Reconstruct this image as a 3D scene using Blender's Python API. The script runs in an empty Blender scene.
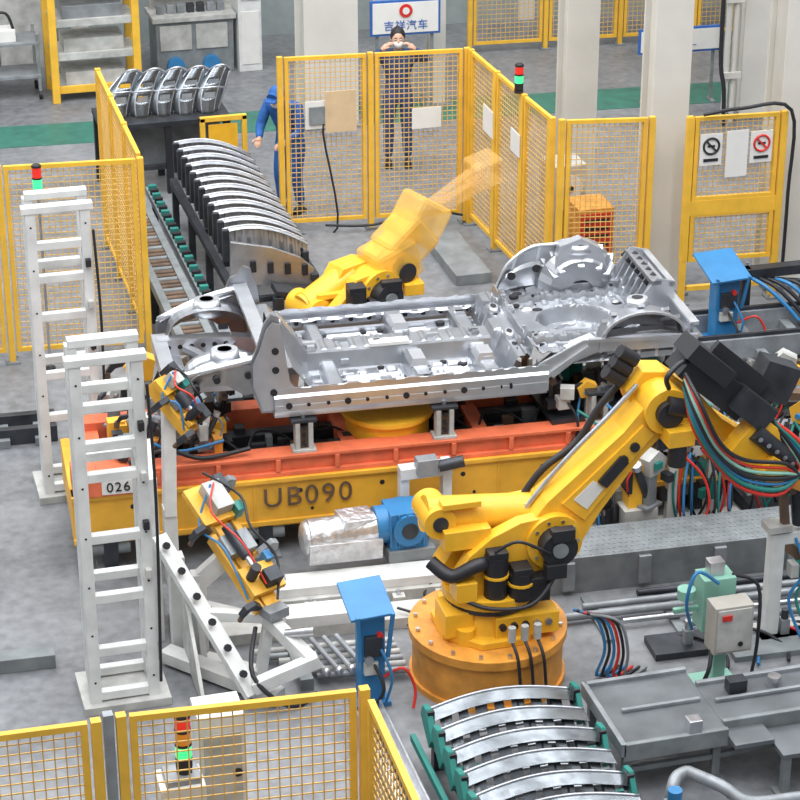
import bpy, bmesh, math, random
from mathutils import Vector, Matrix, Euler
random.seed(7)
R=random.Random(11)
sc=bpy.context.scene
try: sc.view_settings.view_transform='Standard'
except Exception: pass
V=Vector
# ------------------------------------------------------------ materials
def mat(name,col,rough=.5,metal=0.0,var=.12,scale=6.0,bump=0.0,emit=0,alpha=1,spec=None):
    m=bpy.data.materials.new(name); m.use_nodes=True
    nt=m.node_tree; bs=nt.nodes['Principled BSDF']
    tc=nt.nodes.new('ShaderNodeTexCoord'); nz=nt.nodes.new('ShaderNodeTexNoise')
    nz.inputs['Scale'].default_value=scale; nz.inputs['Detail'].default_value=6
    nt.links.new(tc.outputs['Object'],nz.inputs['Vector'])
    cr=nt.nodes.new('ShaderNodeValToRGB')
    cr.color_ramp.elements[0].position=.3; cr.color_ramp.elements[1].position=.7
    a=[max(0,c*(1-var)) for c in col]; b=[min(1,c*(1+var*.6)) for c in col]
    cr.color_ramp.elements[0].color=(*a,1); cr.color_ramp.elements[1].color=(*b,1)
    nt.links.new(nz.outputs['Fac'],cr.inputs['Fac']); nt.links.new(cr.outputs['Color'],bs.inputs['Base Color'])
    bs.inputs['Roughness'].default_value=rough; bs.inputs['Metallic'].default_value=metal
    if bump:
        bp=nt.nodes.new('ShaderNodeBump'); bp.inputs['Strength'].default_value=bump; bp.inputs['Distance'].default_value=.02
        nt.links.new(nz.outputs['Fac'],bp.inputs['Height']); nt.links.new(bp.outputs['Normal'],bs.inputs['Normal'])
    if emit:
        bs.inputs['Emission Color'].default_value=(*col,1); bs.inputs['Emission Strength'].default_value=emit
    if alpha<1: bs.inputs['Alpha'].default_value=alpha
    return m
FY=mat('fence_yellow',(.80,.46,.045),.5)
FYM=mat('fence_mesh_yellow',(.68,.42,.12),.55)
RY=mat('robot_yellow',(.84,.45,.028),.36,var=.14)
RYB=mat('robot_yellow_moving',(.88,.56,.10),.7,alpha=.42)
RYC=mat('gripper_orange_moving',(.85,.52,.18),.7,alpha=.22)
ORG=mat('drum_orange',(.70,.30,.045),.5,var=.28)
SKO=mat('skid_orange',(.76,.17,.075),.5,var=.22)
BY=mat('beam_yellow',(.80,.42,.04),.45,var=.22,scale=3)
WH=mat('white_paint',(.68,.69,.68),.45,var=.14)
WHD=mat('dirty_white',(.47,.47,.45),.5,var=.3)
GR=mat('grey_paint',(.20,.22,.23),.5,var=.28)
LG=mat('light_grey_plate',(.28,.30,.32),.42,metal=.25,var=.28)
DK=mat('dark_steel',(.05,.055,.065),.45,metal=.5,var=.4)
BK=mat('black_rubber',(.016,.016,.02),.5)
ST=mat('steel_bright',(.55,.56,.59),.3,metal=.9,var=.2,scale=9)
SL=mat('pressed_silver',(.44,.455,.485),.33,metal=.88,var=.2,scale=4)
SL2=mat('pressed_silver_bright',(.64,.655,.69),.32,metal=.85,var=.14,scale=5)
SG=mat('stacked_grey_steel',(.48,.495,.53),.32,metal=.82,var=.22,scale=6)
SD=mat('dark_pressed',(.20,.22,.24),.26,metal=.85,var=.35,scale=8,bump=.1)
HOLE=mat('shadow_steel',(.025,.025,.03),.6,metal=.3)
BL=mat('blue_paint',(.03,.19,.42),.4)
GN=mat('teal_green',(.02,.21,.18),.45)
LGN=mat('pale_green',(.25,.50,.40),.45)
RD=mat('red_paint',(.6,.03,.02),.4)
BE=mat('beige_column',(.60,.58,.53),.6,var=.08,scale=2)
WL=mat('wall_beige',(.40,.40,.37),.7,var=.1,scale=1.5)
PAP=mat('paper_white',(.72,.71,.68),.6,var=.05)
BRN=mat('rust_brown',(.13,.08,.05),.6,var=.4)
FOIL=mat('foil_wrap',(.70,.71,.73),.32,metal=.8,var=.2,scale=14,bump=1.0)
NAVY=mat('navy_cloth',(.03,.06,.15),.8,var=.3,scale=12)
BLUC=mat('blue_cloth',(.02,.11,.36),.8,var=.3,scale=12)
SKIN=mat('skin',(.60,.36,.25),.5,var=.06)
HAIR=mat('hair_black',(.012,.01,.01),.6)
LRED=mat('lamp_red',(.75,.03,.02),.3,emit=.3)
LYEL=mat('lamp_amber',(.7,.25,.02),.3,emit=.2)
LGRN=mat('lamp_green',(.05,.8,.25),.3,emit=1.0)
SGB=mat('sign_blue',(.03,.12,.40),.5)

# ------------------------------------------------------------ builder
class B:
    def __init__(s): s.v=[];s.f=[];s.m=[];s.sm=[];s.mats=[];s.M=Matrix.Identity(4);s.warp=None
    def mi(s,m):
        if m not in s.mats: s.mats.append(m)
        return s.mats.index(m)
    def add(s,vs,fs,m,sm=False):
        o=len(s.v)
        if s.warp: vs=[s.warp(V(q)) for q in vs]
        s.v+=[s.M@V(q) for q in vs]; i=s.mi(m)
        for f in fs: s.f.append([o+k for k in f]); s.m.append(i); s.sm.append(sm)
    def box(s,c,d,m,rot=None,tx=1,ty=1):
        c=V(c); hx,hy,hz=d[0]/2,d[1]/2,d[2]/2
        vs=[V((x*hx*(tx if z>0 else 1),y*hy*(ty if z>0 else 1),z*hz)) for z in(-1,1) for y in(-1,1) for x in(-1,1)]
        if rot is not None:
            E=rot if isinstance(rot,Matrix) else Euler(rot).to_matrix()
            vs=[E@q for q in vs]
        s.add([c+q for q in vs],[(0,2,3,1),(4,5,7,6),(0,1,5,4),(2,6,7,3),(0,4,6,2),(1,3,7,5)],m)
    def bb(s,a,b,m): s.box([(a[i]+b[i])/2 for i in range(3)],[abs(b[i]-a[i]) for i in range(3)],m)
    def bar(s,a,b,w,m,h=None):
        a=V(a);b=V(b);d=b-a;L=d.length
        if L<1e-6: return
        z=d.normalized(); up=V((0,0,1)) if abs(z.z)<.95 else V((0,1,0))
        x=up.cross(z).normalized(); y=z.cross(x)
        E=Matrix((x,y,z)).transposed()
        s.box((a+b)/2,(w,h or w,L),m,rot=E)
    def cyl(s,a,b,r,m,r2=None,n=16,cap=True):
        a=V(a);b=V(b);r2=r if r2 is None else r2; z=(b-a).normalized()
        up=V((0,0,1)) if abs(z.z)<.95 else V((1,0,0)); x=up.cross(z).normalized(); y=z.cross(x)
        vs=[];fs=[]
        for i in range(n):
            t=2*math.pi*i/n; e=x*math.cos(t)+y*math.sin(t); vs+= [a+e*r,b+e*r2]
        for i in range(n):
            j=(i+1)%n; fs.append((2*i,2*j,2*j+1,2*i+1))
        s.add(vs,fs,m,True)
        if cap: s.add(vs,[tuple(2*i for i in range(n))[::-1],tuple(2*i+1 for i in range(n))],m)
    def tube(s,pts,r,m,n=8,sub=5,radii=None):
        P=[V(p) for p in pts]; Q=[];RR=[]
        rr=radii or [r]*len(P)
        if len(P)==2 or sub<=1: Q=P;RR=rr
        else:
            for i in range(len(P)-1):
                p0=P[max(i-1,0)];p1=P[i];p2=P[i+1];p3=P[min(i+2,len(P)-1)]
                for k in range(sub):
                    t=k/sub
                    Q.append(.5*((2*p1)+(p2-p0)*t+(2*p0-5*p1+4*p2-p3)*t*t+(3*p1-p0-3*p2+p3)*t**3)); RR.append(rr[i]*(1-t)+rr[i+1]*t)
            Q.append(P[-1]);RR.append(rr[-1])
        vs=[];fs=[];x=None
        for i,q in enumerate(Q):
            d=(Q[min(i+1,len(Q)-1)]-Q[max(i-1,0)]).normalized()
            if x is None:
                up=V((0,0,1)) if abs(d.z)<.9 else V((1,0,0)); x=up.cross(d).normalized()
            else:
                x=(x-d*x.dot(d))
                if x.length<1e-4: x=V((1,0,0)).cross(d)
                x.normalize()
            y=d.cross(x)
            for k in range(n):
                t=2*math.pi*k/n; vs.append(q+(x*math.cos(t)+y*math.sin(t))*RR[i])
        for i in range(len(Q)-1):
            for k in range(n):
                j=(k+1)%n; fs.append((i*n+k,i*n+j,(i+1)*n+j,(i+1)*n+k))
        s.add(vs,fs,m,True)
        s.add(vs,[tuple(range(n))[::-1],tuple((len(Q)-1)*n+k for k in range(n))],m)
    def ball(s,c,r,m,sc=(1,1,1),n=16,rot=None):
        c=V(c);vs=[];fs=[];k=n//2; E=Euler(rot).to_matrix() if rot else Matrix.Identity(3)
        for i in range(k+1):
            a=math.pi*i/k
            for j in range(n):
                t=2*math.pi*j/n
                vs.append(c+E@V((r*sc[0]*math.sin(a)*math.cos(t),r*sc[1]*math.sin(a)*math.sin(t),r*sc[2]*math.cos(a))))
        for i in range(k):
            for j in range(n):
                l=(j+1)%n; fs.append((i*n+j,(i+1)*n+j,(i+1)*n+l,i*n+l))
        s.add(vs,fs,m,True)
    def prism(s,poly,vec,m):
        vec=V(vec);P=[V(p) for p in poly];n=len(P)
        vs=P+[p+vec for p in P]
        s.add(vs,[tuple(range(n)),tuple(range(2*n-1,n-1,-1))]+[(i,(i+1)%n,n+(i+1)%n,n+i) for i in range(n)],m)
    def surf(s,fn,nu,nv,m,sm=True,skip=None):
        vs=[fn(i/nu,j/nv) for i in range(nu+1) for j in range(nv+1)];fs=[]
        for i in range(nu):
            for j in range(nv):
                if skip and skip((i+.5)/nu,(j+.5)/nv): continue
                a=i*(nv+1)+j; fs.append((a,a+1,a+nv+2,a+nv+1))
        s.add(vs,fs,m,sm)
    def done(s,name,bevel=0,parent=None,recalc=True,solid=0):
        me=bpy.data.meshes.new(name)
        xs=[q.x for q in s.v];ys=[q.y for q in s.v];zs=[q.z for q in s.v]
        o=V(((min(xs)+max(xs))/2,(min(ys)+max(ys))/2,min(zs)))
        me.from_pydata([q-o for q in s.v],[],s.f)
        for q in s.mats: me.materials.append(q)
        me.polygons.foreach_set('material_index',s.m); me.polygons.foreach_set('use_smooth',s.sm)
        if recalc:
            bm=bmesh.new();bm.from_mesh(me);bmesh.ops.recalc_face_normals(bm,faces=bm.faces);bm.to_mesh(me);bm.free()
        ob=bpy.data.objects.new(name,me); bpy.context.collection.objects.link(ob); ob.location=o
        if solid:
            md=ob.modifiers.new('thickness','SOLIDIFY'); md.thickness=solid
        if bevel:
            md=ob.modifiers.new('bevel','BEVEL'); md.width=bevel; md.segments=2; md.limit_method='ANGLE'; md.angle_limit=math.radians(50)
        if parent:
            bpy.context.view_layer.update(); ob.parent=parent; ob.matrix_parent_inverse=parent.matrix_world.inverted()
        return ob
def empty(name,loc=(0,0,0)):
    e=bpy.data.objects.new(name,None); e.empty_display_size=.1; bpy.context.collection.objects.link(e); e.location=loc; return e
def text(body,loc,rotz,size,m,parent,name='lettering',sx=1,off=.004):
    cu=bpy.data.curves.new(name,'FONT'); cu.body=body; cu.size=size; cu.extrude=.003; cu.align_x='CENTER'; cu.align_y='CENTER'; cu.materials.append(m)
    cu.space_character=1.15; cu.offset=off*size/.25
    o=bpy.data.objects.new(name,cu); bpy.context.collection.objects.link(o); o.location=loc; o.rotation_euler=(math.radians(90),0,rotz); o.scale=(sx,1,1)
    bpy.context.view_layer.update(); o.parent=parent; o.matrix_parent_inverse=parent.matrix_world.inverted()
def rotM(loc,deg): return Matrix.Translation(V(loc))@Matrix.Rotation(math.radians(deg),4,'Z')

# ------------------------------------------------------------ camera
cam=bpy.data.cameras.new('camera'); co=bpy.data.objects.new('camera',cam); bpy.context.collection.objects.link(co)
co.location=(-5.31,-19.29,9.5); co.rotation_euler=(math.radians(90-25.4),0,math.radians(-15.4)); cam.lens=2290/800*36; cam.sensor_width=36
cam.clip_end=200; sc.camera=co

# ------------------------------------------------------------ floor & walls
fm=bpy.data.materials.new('floor_concrete'); fm.use_nodes=True; nt=fm.node_tree; bs=nt.nodes['Principled BSDF']
tc=nt.nodes.new('ShaderNodeTexCoord')
n1=nt.nodes.new('ShaderNodeTexNoise'); n1.inputs['Scale'].default_value=.7; n1.inputs['Detail'].default_value=8; n1.inputs['Roughness'].default_value=.65
n2=nt.nodes.new('ShaderNodeTexNoise'); n2.inputs['Scale'].default_value=9; n2.inputs['Detail'].default_value=6
nt.links.new(tc.outputs['Object'],n1.inputs['Vector']); nt.links.new(tc.outputs['Object'],n2.inputs['Vector'])
mx=nt.nodes.new('ShaderNodeMix'); mx.data_type='FLOAT'; mx.inputs[0].default_value=.4
nt.links.new(n1.outputs['Fac'],mx.inputs[2]); nt.links.new(n2.outputs['Fac'],mx.inputs[3])
cr=nt.nodes.new('ShaderNodeValToRGB'); e=cr.color_ramp.elements
e[0].position=.36; e[0].color=(.115,.12,.13,1); e[1].position=.64; e[1].color=(.26,.27,.285,1)
nt.links.new(mx.outputs[0],cr.inputs['Fac']); nt.links.new(cr.outputs['Color'],bs.inputs['Base Color'])
bs.inputs['Roughness'].default_value=.42
b=B(); b.bb((-16,-22,-.1),(24,14,0),fm); b.done('floor')
b=B(); b.M=rotM((3,12.4,0),-3); b.bb((-18,0,0),(16,.3,7),WL)
for i in range(-7,8): b.bb((i*2.2,-.06,0),(i*2.2+.25,.02,7),BE)
b.bb((-18,-.04,0),(16,.0,.9),mat('wall_dado',(.30,.34,.34),.6))
b.done('wall_back')
b=B(); b.M=rotM((3,8.45,0),-4)
b.bb((-18,-.42,.0),(16,.42,.006),mat('green_floor_paint',(.035,.17,.13),.45,var=.25)); b.done('floor_marking_strip')
def plate(name,x0,y0,x1,y1,z,m,rot=0):
    b=B(); cx,cy=(x0+x1)/2,(y0+y1)/2; b.M=rotM((cx,cy,0),rot); b.bb((x0-cx,y0-cy,0),(x1-cx,y1-cy,z),m); return b.done(name,.005)

# ------------------------------------------------------------ columns
def column(x,y,w,m=BE,d=None,h=7):
    b=B(); d=d or w
    b.M=rotM((x,y,0),-3)
    b.bb((-w/2,-d/2,0),(w/2,-d/2+.04,h),m); b.bb((-w/2,d/2-.04,0),(w/2,d/2,h),m); b.bb((-w/2+.06,-d/2+.04,0),(w/2-.06,d/2-.04,h),m)
    b.bb((-w/2-.08,-d/2-.08,0),(w/2+.08,d/2+.08,.04),GR)
    for sx in(-1,1):
        for sy in(-1,1): b.cyl((sx*(w/2+.04),sy*(d/2+.04),.04),(sx*(w/2+.04),sy*(d/2+.04),.09),.02,ST,n=8)
    b.done('steel_column',.006)
column(3.40,1.98,.40); column(3.27,4.3,.38); column(4.84,1.9,.5); column(6.70,7.2,.34); column(1.36,8.5,.7); column(2.90,8.75,.22)
column(7.6,9.2,.4)

# ------------------------------------------------------------ fences
def fence(pts,z1=2.05,z0=.14,mids=(),sp=.058,nopost=(),wt=.0075):
    b=B()
    for i,p in enumerate(pts):
        if i in nopost: continue
        b.bb((p[0]-.03,p[1]-.03,0),(p[0]+.03,p[1]+.03,z1+.03),FY)
        b.bb((p[0]-.07,p[1]-.07,0),(p[0]+.07,p[1]+.07,.02),GR)
        b.cyl((p[0]-.05,p[1]-.05,.02),(p[0]-.05,p[1]-.05,.05),.012,ST,n=6); b.cyl((p[0]+.05,p[1]+.05,.02),(p[0]+.05,p[1]+.05,.05),.012,ST,n=6)
    for i in range(len(pts)-1):
        a=V((*pts[i],0));c=V((*pts[i+1],0));d=(c-a);L=d.length;d.normalize()
        a=a+d*.05;L-=.1
        def P(s,z): return a+d*s+V((0,0,z))
        w=.042
        b.bar(P(0,z1),P(L,z1),w,FY);b.bar(P(0,z0),P(L,z0),w,FY);b.bar(P(w/2,z0),P(w/2,z1),w,FY);b.bar(P(L-w/2,z0),P(L-w/2,z1),w,FY)
        for mz in mids: b.bar(P(0,mz),P(L,mz),w,FY)
        nn=int(L/sp)
        for k in range(1,nn+1): b.bar(P(L*k/(nn+1),z0),P(L*k/(nn+1),z1),wt,FYM)
        nn=int((z1-z0)/sp)
        for k in range(1,nn+1): b.bar(P(0,z0+(z1-z0)*k/(nn+1)),P(L,z0+(z1-z0)*k/(nn+1)),wt,FYM)
    return b
fence([(-4.9,1.95),(-3.5,1.88),(-2.14,1.75)]).done('safety_fence')
fence([(-2.13,1.85),(-2.12,2.85),(-2.11,3.8),(-2.10,4.74)],nopost=(0,)).done('safety_fence')
b=fence([(-.10,4.64),(.91,4.54),(2.0,4.43)])
for (x,z,w,h,m) in [(.28,1.42,.26,.32,PAP),(.55,1.45,.36,.48,mat('notice_beige',(.62,.46,.28),.6)),(1.52,1.32,.34,.24,PAP)]:
    b.box((x,4.56-.03-(x)*.1,z),(w,.012,h),m)
b.tube([(.0,4.55,.02),(.5,4.5,.05),(.35,4.5,1.2),(.42,4.52,1.35)],.012,BK); b.tube([(.35,4.45,.12),(.9,4.42,.08),(1.5,4.38,.2),(1.95,4.35,.12)],.015,BK)
b.box((.28,4.48,1.42),(.18,.02,.2),GR)
b.done('safety_fence')
b=fence([(2.03,4.35),(2.06,3.5),(2.09,2.65),(2.13,1.85)]); b.box((2.03,3.7,1.45),(.012,.35,.3),PAP); b.box((2.05,2.8,1.5),(.012,.3,.25),PAP); b.done('safety_fence')
fence([(2.2,1.76),(3.12,1.6)],z0=.14).done('safety_fence')
b=fence([(3.5,1.5),(4.5,1.42)],z0=.5,mids=(1.0,1.18))
b.bar((3.5,1.5,.5),(3.5,1.5,2.07),.07,FY);b.bar((4.5,1.42,0),(4.5,1.42,2.07),.07,FY)
b.bar((3.5,1.5,1.08),(4.5,1.42,1.08),.05,FY,h=.16)
b.bar((3.55,1.49,.18),(4.45,1.43,.18),.05,FY)
for i,x in enumerate((3.72,4.0,4.26)):
    y=1.5-(x-3.5)*.08-.035; b.box((x,y,1.72 if i!=1 else 1.66),(.24,.012,.34 if i!=1 else .5),PAP)
    if i!=1:
        pts=[(x+.085*math.cos(t*math.pi/10),y-.012,1.76+.085*math.sin(t*math.pi/10)) for t in range(21)]
        b.tube(pts,.012,RD if i else BK,n=6,sub=1); b.bar((x-.06,y-.012,1.82),(x+.06,y-.012,1.70),.018,RD if i else BK); b.box((x,y-.01,1.61),(.16,.01,.03),BK)
        b.box((x,y-.01,1.76),(.08,.01,.02),BK)
b.tube([(3.6,1.4,2.12),(4.0,1.38,2.16),(4.55,1.36,2.1),(4.58,1.36,1.2),(4.58,1.36,.3)],.02,BK)
b.done('safety_gate')
fence([(4.0,10.8),(5.1,10.72),(6.2,10.64),(7.3,10.56),(8.4,10.48),(9.5,10.4),(10.6,10.3)],mids=(1.1,),sp=.07).done('safety_fence')
fence([(-5.6,-7.9),(-4.03,-7.95)],sp=.07).done('safety_fence')
b=B(); b.bar((-3.955,-7.93,0),(-3.955,-7.93,2.1),.06,LG); b.bb((-3.99,-7.98,0),(-3.92,-7.88,.02),GR); b.done('fence_post')
fence([(-3.88,-7.93),(-2.43,-8.03)],sp=.07).done('safety_fence')
fence([(-2.42,-8.1),(-2.44,-9.3),(-2.46,-10.5)],nopost=(0,),sp=.07).done('safety_fence')

def signal(x,y,z0,pole,col=(LRED,LYEL,LGRN),r=.05,basez=0,h=.1):
    b=B(); b.cyl((x,y,basez),(x,y,z0),.014,ST,n=8); b.cyl((x,y,basez),(x,y,basez+.03),.05,BK,n=12)
    z=z0; b.cyl((x,y,z),(x,y,z+.07),r*1.05,BK); z+=.07
    for m in col[::-1]:
        b.cyl((x,y,z),(x,y,z+h),r,m); b.cyl((x,y,z+h),(x,y,z+h+.018),r*1.06,BK); z+=h+.018
    b.ball((x,y,z),r,BK,sc=(1,1,.35)); b.done('signal_tower_light')
b=B(); b.bb((-3.64,-7.75,0),(-3.36,-7.5,1.36),WH); b.bb((-3.61,-7.76,.9),(-3.39,-7.75,1.25),GR); b.bb((-3.6,-7.72,1.36),(-3.38,-7.53,1.4),LG); b.done('control_cabinet',.01)
signal(-3.47,-7.62,1.44,0,basez=1.4,h=.085)
b=B(); b.bb((-3.34,-7.42,0),(-3.04,-7.15,1.62),WH); b.bb((-3.31,-7.43,.7),(-3.07,-7.42,1.5),WHD); b.cyl((-3.1,-7.44,1.2),(-3.1,-7.42,1.2),.03,BK); b.done('control_cabinet',.01)
signal(-3.16,1.6,1.84,0,col=(LRED,LGRN),r=.045,basez=0)
signal(2.05,2.72,2.12,0,col=(LRED,LGRN),r=.045,basez=2.08,h=.08)

# ------------------------------------------------------------ white ladder towers
def tower(x0,x1,y0,dy,h,zs):
    b=B(); w=.085
    for (x,y) in ((x0,y0),(x1,y0),(x0+.02,y0+dy),(x1+.02,y0+dy)):
        b.bb((x-w/2,y-w/2,0),(x+w/2,y+w/2,h),WH); b.bb((x-.08,y-.08,0),(x+.08,y+.08,.02),WH)
        for k in range(7): b.cyl((x,y-w/2-.003,.25+k*h/7),(x,y-w/2+.01,.25+k*h/7),.010,HOLE,n=6)
    for i,z in enumerate(zs):
        b.bb((x0,y0-.035,z-.035),(x1,y0+.035,z+.035),WH)
        if i%2==0:
            b.bb((x0+.02,y0+dy-.035,z-.035),(x1+.02,y0+dy+.035,z+.035),WH)
            b.bar((x0,y0,z),(x0+.02,y0+dy,z),.06,WH); b.bar((x1,y0,z),(x1+.02,y0+dy,z),.06,WH)
    b.bb((x0-.07,y0-.05,h-.02),(x1+.07,y0+.05,h+.04),WH)
    b.bb((x0-.0,y0+dy-.05,h-.02),(x1+.07,y0+dy+.05,h+.04),WH)
    b.tube([(x1+.06,y0-.05,h-.2),(x1+.08,y0-.07,h*.6),(x1+.05,y0-.06,.2)],.012,BK)
    for k in range(4): b.box((x1+.0,y0-.065,h*(.40+.14*k)),(.045,.05,.07),BK if k%2 else WHD)
    b.bb((x0-.10,y0-.10,0),(x1+.12,y0+dy+.1,.07),WHD)
    b.done('light_curtain_tower',.006)
tower(-3.64,-3.2,-4.62,.34,2.86,(.12,.5,.95,1.45,1.95,2.2,2.5))
tower(-3.53,-3.07,-1.15,.34,2.72,(.12,.8,1.2,1.75,2.1,2.4))
b=B()
for x,y,h in ((-3.02,-3.75,1.45),(-2.95,-3.15,1.45)): b.bb((x-.05,y-.05,0),(x+.05,y+.05,h),WH)
b.bar((-3.02,-3.75,1.41),(-2.95,-3.15,1.41),.09,WH); b.bar((-3.02,-3.75,.9),(-2.95,-3.15,.9),.07,WH); b.bar((-3.02,-3.75,.1),(-2.95,-3.15,.1),.1,WH)
b.done('white_support_frame',.005)

# ------------------------------------------------------------ skid
SK=rotM((-3.5,-2.58,0),-3.3)
b=B(); b.M=SK
L=5.75
b.bb((0,0,.30),(L,.14,.74),BY); b.bb((0,1.05,.30),(L,1.19,.70),BY)
b.bb((0,0,.28),(L,.2,.31),BY); b.bb((0,-.03,.70),(L,.2,.74),BY); b.bb((0,-.02,.30),(L,.16,.345),BY)
for i in range(8):
    x=.5+i*.7; b.cyl((x,-.004,.60),(x,.02,.60),.022,HOLE,n=10); b.cyl((x+.1,-.004,.42),(x+.1,.02,.42),.015,HOLE,n=8)
    if i not in (2,3): b.bb((x+.3,-.010,.35),(x+.32,.0,.70),BY)
b.bb((0,.14,.34),(.12,1.05,.70),BY); b.bb((L-.12,.14,.34),(L,1.05,.70),BY)
for i in range(7): b.bb((.6+i*.75,.14,.42),(.7+i*.75,1.05,.6),DK)
b.bb((.12,.14,.60),(L-.1,1.05,.63),HOLE)
b.bb((.22,.0,.74),(L-.5,.17,.78),SKO); b.bb((.22,.0,.90),(L-.5,.19,.93),SKO); b.bb((.22,.04,.78),(L-.5,.13,.90),SKO)
b.bb((.18,.92,.74),(L-.1,1.10,.95),SKO)
for x in (.18,1.15,2.3,3.45,4.6,L-.3): b.bb((x,.17,.76),(x+.13,.92,.88),SKO)
b.bb((.15,.3,.74),(L-.3,.42,.82),DK); b.bb((.15,.62,.74),(L-.3,.76,.84),DK)
for i in range(48): b.box((.4+i*.11,R.uniform(.3,.8),.80),(R.uniform(.05,.14),R.uniform(.05,.1),R.uniform(.1,.2)),R.choice([DK,BK,GR,BRN,BK,DK]))
for i in range(10): b.tube([(.5+i*.5,.3,.84),(.6+i*.5,.45,.95),(.8+i*.5,.5,.9),(.95+i*.5,.4,.82)],.013,BK,n=6)
b.bb((.02,-.05,.74),(.55,.3,.92),SKO); b.bb((.25,-.065,.76),(.52,-.05,.89),PAP)
for i in range(10): b.bb((.7+i*.5,-.006,.785),(.74+i*.5,.04,.90),SKO)
b.cyl((2.75,.52,.84),(2.75,.52,1.02),.36,RY,n=32); b.cyl((2.75,.52,1.02),(2.75,.52,1.06),.40,RY,n=32)
for x in (.3,1.6,2.9,4.2,5.4):
    for y in (.07,1.12):
        b.bb((x-.06,y-.08,0),(x+.06,y+.08,.30),DK); b.cyl((x-.16,y,.22),(x+.16,y,.22),.075,GR); b.bb((x-.12,y-.13,0),(x+.12,y+.13,.03),GR)
sk=b.done('transfer_skid',.006)
def skp(x,y,z): return SK@V((x,y,z))
text('UB090',skp(1.96,-.018,.55),math.radians(-3.3),.25,BRN,sk,'lettering',1.0,off=0)
text('026',skp(.385,-.07,.825),math.radians(-3.3),.12,BK,sk,'label_number',off=0)
def stand(x,y,h,z0=.93):
    b=B(); b.M=SK
    b.bb((x-.10,y-.07,z0),(x+.10,y+.07,z0+.03),WHD); b.bb((x-.075,y-.06,z0+.03),(x-.035,y+.05,z0+h-.06),WHD); b.bb((x+.035,y-.06,z0+.03),(x+.075,y+.05,z0+h-.06),WHD)
    b.bb((x-.035,y-.03,z0+.03),(x+.035,y+.03,z0+h-.1),BRN); b.bb((x-.11,y-.06,z0+h-.06),(x+.11,y+.06,z0+h-.03),DK); b.cyl((x,y,z0+h-.03),(x,y,z0+h),.02,ST,n=8)
    for k in range(3): b.cyl((x,y-.055,z0+.08+k*.07),(x,y-.03,z0+.08+k*.07),.018,HOLE,n=8)
    b.done('locating_stand',.004)
for x in (1.95,3.15,4.5): stand(x,.09,.33)
for x in (.9,2.2,3.7,5.0): stand(x,1.0,.31,.95)

# ------------------------------------------------------------ car underbody
CB=rotM((-.12,-1.85,1.32),-3.2)
b=B(); b.M=CB
def warp(q):
    u=q.x
    if u>.3: u=.3+(u-.3)*.5 if u<1.12 else .71+(u-1.12)*1.12
    return V((u,q.y*.86,q.z))
b.warp=warp
def sm(t): t=max(0,min(1,t)); return t*t*(3-2*t)
def cl(t): return max(0,min(1,t))
def bx(d,half,edge=.018): return cl((half-abs(d))/edge)
rr=random.Random(5)
embs=[]
for uc in (-1.28,-.85,-.68,-.52,-.12,.02,.14,.62,.9,1.22,1.95,2.18):
    for wc in (-.66,-.5,-.34,.34,.5,.66):
        if rr.random()<.75: embs.append((uc,wc,rr.choice([.03,.045,.055]),rr.choice([.035,.05,.06]),rr.choice([.022,-.03,.03,-.022])))
def hz(u,w):
    z=0
    tn=.17*cl((.20-abs(w))/.07)*(1 if u<.55 else cl(1-(u-.55)/.15)); z=tn
    for uc,wd,h in((-1.05,.08,.08),(-.32,.09,.13),(.28,.10,.12)):
        if u<.6: z=max(z,h*bx(u-uc,wd,.03))
    z+=.22*cl((u-.50)/.18)
    if u>.8:
        z+=.07*bx(u-.98,.06)+.07*bx(u-2.08,.07)
        r=math.hypot((u-1.55)*1.1,w); z-=.14*cl((.34-r)/.05); z+=.03*bx(r-.18,.03)
        if r<.34 and abs(w)<.02: z+=.03
        for wc in (-.52,.52): z+=.05*bx(w-wc,.05)
        z+=.018*bx(((u*9)%1)-.5,.25,.1)*(1 if abs(w)>.36 else 0)
    z+=.30*cl((-1.22-u)/.22)
    for wc in (-.62,-.55,-.48,-.41,-.34,-.27,.27,.34,.41,.48,.55,.62):
        if -.93<u<-.44 or -.18<u<.14: z+=.020*bx(w-wc,.018,.012)
    z+=.012*bx(((u*8)%1)-.5,.2,.1)*(1 if abs(w)<.12 and u<.4 else 0)
    for (a,c,ru,rw,h) in embs: z+=h*bx(u-a,ru,.015)*bx(w-c,rw,.015)
    return z
b.surf(lambda i,j:(-1.55+3.85*i,-.80+1.6*j,hz(-1.55+3.85*i,-.80+1.6*j)),320,140,SL,sm=False)
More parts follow.
